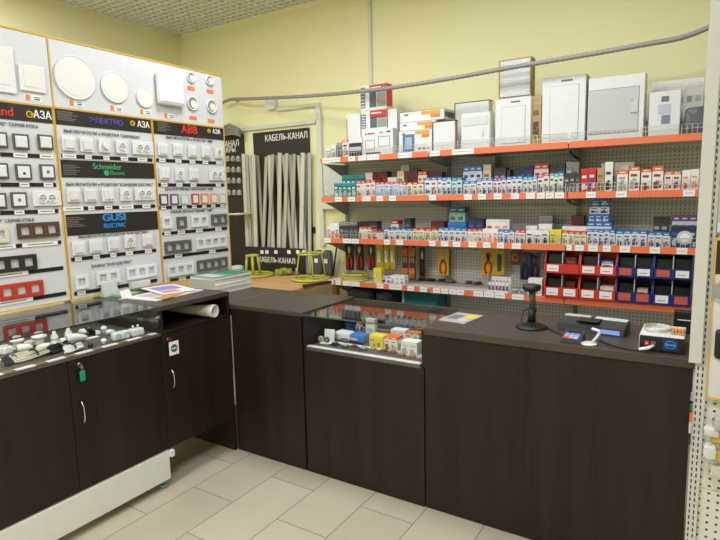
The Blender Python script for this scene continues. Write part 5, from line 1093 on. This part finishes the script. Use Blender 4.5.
# card reader
p = on(573, 343, 2, ZT); t = thing('card_reader', 'grey blue card reader with a lit keypad, in front of the cash register', 'card reader', (-.463, 2.45, ZT), -.06)
b = MB().prism([(-.05, 0), (.05, 0), (.05, .04), (-.05, .018)], -.04, .04, col(58, 62, 70), 'X'); part('body', b, t)
tl = math.atan2(.022, .1); MX = Matrix.Translation((0, 0, .029)) @ Matrix.Rotation(tl, 4, 'X')
part('screen', MB().box(-.03, .03, .012, .042, .0005, .003, BLACK, 0, MX), t)
for i in range(3):
    for j in range(3): part('key', MB().box(-.03+.0205*i, -.0115+.0205*i, -.042+.017*j, -.028+.017*j, .0005, .004, [[col(206, 90, 90), col(220, 150, 150), col(170, 190, 220)], [col(150, 170, 214), col(160, 180, 220), col(150, 170, 214)], [col(120, 140, 196), col(130, 150, 206), col(120, 140, 196)]][j][i], 0, MX), t)
t = thing('reader_stand', 'small white bent stand with a flat foot beside the card reader', 'stand', (-.385, 2.43, ZT), 0)
part('foot', MB().lathe([(.034, 0), (.034, .004), (.03, .006)], WHITE, (-.01, 0, 0), 24), t); part('arm', MB().tube([(.0, 0, .006), (.02, .0, .03), (.032, .0, .055), (.03, 0, .062), (.0, .01, .066)], .006, WHITE, 8), t)
# tester box
t = thing('tester_box', 'black bulb tester box with a white lid and blue emblem', 'tester', (-.125, 2.43, ZT), 0)
BW, BD, BH = .155, .2, .066
part('housing', MB().box(-BW/2, BW/2, 0, BD, .003, BH-.003, col(18, 18, 20), .003), t); part('lid', MB().box(-BW/2-.001, BW/2+.001, -.001, BD+.001, BH-.0028, BH+.001, WHITE, .0015).box(-BW/2-.002, -BW/2-.0004, 0, BD, .003, BH-.003, WHITE), t)
part('power_switch', MB().box(-.06, -.042, -.004, -.0002, .024, .042, RED, .001).box(-.053, -.049, -.0048, -.0041, .029, .037, WHITE), t)
part('inlet', MB().box(-.036, -.02, -.005, -.0002, .022, .042, GREY, .001), t)
em = part('emblem', MB().box(.006, .058, -.0012, -.0002, .012, .058, col(16, 50, 110)), t); part('emblem_ring', MB().tube(circle((.032, -.0022, .035), .018, 20, 'Y', .015), .0015, col(70, 140, 220), 6, True).box(.012, .052, -.0034, -.0022, .031, .039, col(70, 140, 210)), em)
part('foot', MB().box(-BW/2+.005, BW/2-.005, .005, BD-.005, 0, .0028, BLACK), t)
b = MB()
for q in range(3): b.tube([(-.02+.05*math.cos(a_), .1+.055*math.sin(a_), BH+.006+.0045*q) for a_ in [2*PI*k/28 for k in range(28)]], .0024, STEEL, 6, True)
o = solo('wire_ring', b, 'ring of bright steel wire lying on the white lid of the tester', 'wire', (-.125, 2.43, ZT))
t = thing('lamp_terminal', 'orange terminal clips on the right of the tester lid', 'terminal', (-.075, 2.5, ZT+BH+.0015)); part('block', MB().box(-.02, .03, -.03, .05, 0, .008, CARD, .001), t)
for q in range(4): part('clip', MB().box(-.018+.012*q, -.01+.012*q, -.02, .03, .0085, .016+.003*(q % 2), ORG, .002), t)
solo('power_cable', MB().tube([(-.152, 2.419, ZT+.03), (-.16, 2.405, ZT+.025), (-.2, 2.4, ZT+.006), (-.24, 2.408, ZT+.004), (-.29, 2.43, ZT+.004), (-.33, 2.46, ZT+.004), (-.36, 2.5, ZT+.004)], .0036, BLACK, 8), 'black power cable running left from the tester box', 'cable')
solo('cable_plug', MB().tube([(-.150, 2.404, ZT+.032), (-.168, 2.394, ZT+.022), (-.2, 2.389, ZT+.014)], .006, WHITE, 8, rs=[.005, .007, .006]), 'white cable end bent at the front of the tester box', 'plug')
t = thing('small_black_box', 'small black device with a white label behind the tester', 'box', (-.06, 2.80, ZT)); part('body', MB().box(-.04, .04, 0, .05, 0, .1, BLACK, .003), t); part('paper_label', MB().box(-.025, .025, -.001, -.0002, .06, .064, PAPER), t)

# ================================================================ right rack
WPOST = mat('post_white', (202, 202, 199), .45)
def rx(px, y=2.36): return on(px, 300, 1, y).x
t = thing('side_rack', 'white slotted steel rack with a perforated panel at the right picture edge', 'rack', (.5, 2.37, 0))
b = MB()
lb(b, t, -.004, .032, 2.352, 2.378, .002, 3.25, WPOST); z = .12
while z < 3.2: lb(b, t, .0025, .007, 2.351, 2.3521, z, z+.014, BLACK); lb(b, t, .0175, .022, 2.351, 2.3521, z, z+.014, BLACK); z += .025
while z < 3.2: lb(b, t, .010, .0145, 2.351, 2.3521, z, z+.014, BLACK); lb(b, t, .0245, .029, 2.351, 2.3521, z, z+.014, BLACK); z += .025
part('upright', b, t); part('upright', lb(MB(), t, 1.03, 1.06, 2.352, 2.378, .002, 3.25, WMET), t)
for (a, c) in ((.05, .45), (.452, .85), (.852, 1.25), (1.252, 1.45)): part('perforated_panel', lb(MB(), t, .034, 1.028, 2.366, 2.376, a, c, PERFW), t)
part('plain_panel', lb(MB(), t, .034, 1.028, 2.362, 2.376, 1.452, 3.2, WPOST), t)
part('base', lb(MB(), t, -.004, 1.06, 2.1, 2.3515, .002, .1, WMET), t)
t = thing('post_cover', 'tall plain white board standing on the right end of the sales counter', 'board', (-.012, 2.34, .951)); part('board', lb(MB(), t, -.027, .0135, 2.334, 2.3505, .951, 3.25, WPOST), t)
t = thing('sample_board', 'white board with a yellow edge and black header hung on the side rack', 'display board', (.3, 2.34, .82))
part('panel', lb(MB(), t, .036, .65, 2.336, 2.346, .82, 1.42, IVORY), t); part('yellow_edge', lb(lb(lb(MB(), t, .033, .0378, 2.332, 2.3355, .82, 1.42, YTRIM), t, .038, .65, 2.332, 2.3355, 1.412, 1.42, YTRIM), t, .038, .65, 2.332, 2.3355, .82, .828, YTRIM), t); part('header', lb(MB(), t, .038, .65, 2.333, 2.3355, 1.29, 1.411, BLK2), t)
part('hook', lb(MB(), t, .1, .12, 2.3465, 2.3655, 1.38, 1.4, STEEL), t)
x = on(722, 291, 1, 2.32).x; z = on(722, 291, 1, 2.32).z; t = thing('wall_socket', 'grey round fitting on the yellow edged board, cut by the right picture edge', 'socket', (x, 2.3355, z)); part('ring', MB().cyl((0, -.025, 0), .03, .0245, col(150, 150, 148), 'Y', seg=24), t)
x = on(724, 345, 1, 2.32).x; z = on(724, 345, 1, 2.32).z; t = thing('black_fitting', 'black rounded fitting on the yellow edged board, cut by the right picture edge', 'fitting', (x, 2.3355, z)); part('body', MB().box(-.028, .028, -.02, -.0005, -.055, .055, BLACK, .012), t)
x = on(719, 228, 1, 2.3).x; z = on(719, 228, 1, 2.3).z; t = thing('clear_holder', 'pale plastic holder above the yellow edged board', 'holder', (x+.03, 2.33, z)); part('holder', MB().box(-.035, .1, 0, .03, -.02, .018, col(196, 200, 204), .006), t)
random.seed(21)
for i, (px, py, sx, sz, c, lab) in enumerate(((716, 424, .035, .05, (176, 178, 180), 'clear bagged fitting, uppermost on the side rack'), (708, 433, .05, .035, (206, 208, 208), 'white bagged fitting at the left of the cluster'), (714, 440, .045, .045, (206, 176, 60), 'bag with a yellow label in the cluster'), (706, 452, .04, .055, (214, 214, 214), 'white bagged packet at the lower left of the cluster'), (716, 457, .05, .045, (196, 170, 100), 'yellowish bagged packet below the yellow label'), (715, 474, .055, .05, (206, 200, 188), 'pale round bagged packet, lowest of the cluster'))):
    q = on(px, py, 1, 2.27); yy = 2.26+.012*(i % 3); t = thing('bagged_fitting', lab, 'packet', (q.x+.012, yy, q.z-sz/2)); me = bag(sx, sz, .045, 40+i, 8); me.materials.append(col(*c, .25)); link('contents', me, t, (0, 0, 0)); me = bag(sx*1.15, sz*1.15, .055, 50+i, 9); me.materials.append(FILM); link('clear_bag', me, t, (0, -.005, -sz*.07)); part('peg_hook', MB().tube([(0, 2.3655-yy, sz*1.05), (0, .02, sz*1.05)], .002, STEEL, 6), t)
for i, (py, c) in enumerate(((398, (150, 156, 150)), (407, (30, 110, 60)), (417, (220, 96, 60)), (428, (200, 200, 196)), (440, (40, 40, 40)))):
    q = on(693.2-.01*(py-398)*1.2, py, 1, 2.345); solo('hanging_strip_tag', MB().box(-.004, .004, -.002, .002, -.022, .022, col(*c)), '%s tag in the narrow strip between counter and side rack' % ['grey', 'green', 'orange', 'white', 'black'][i], 'tag', (-.0095, 2.347, q.z))
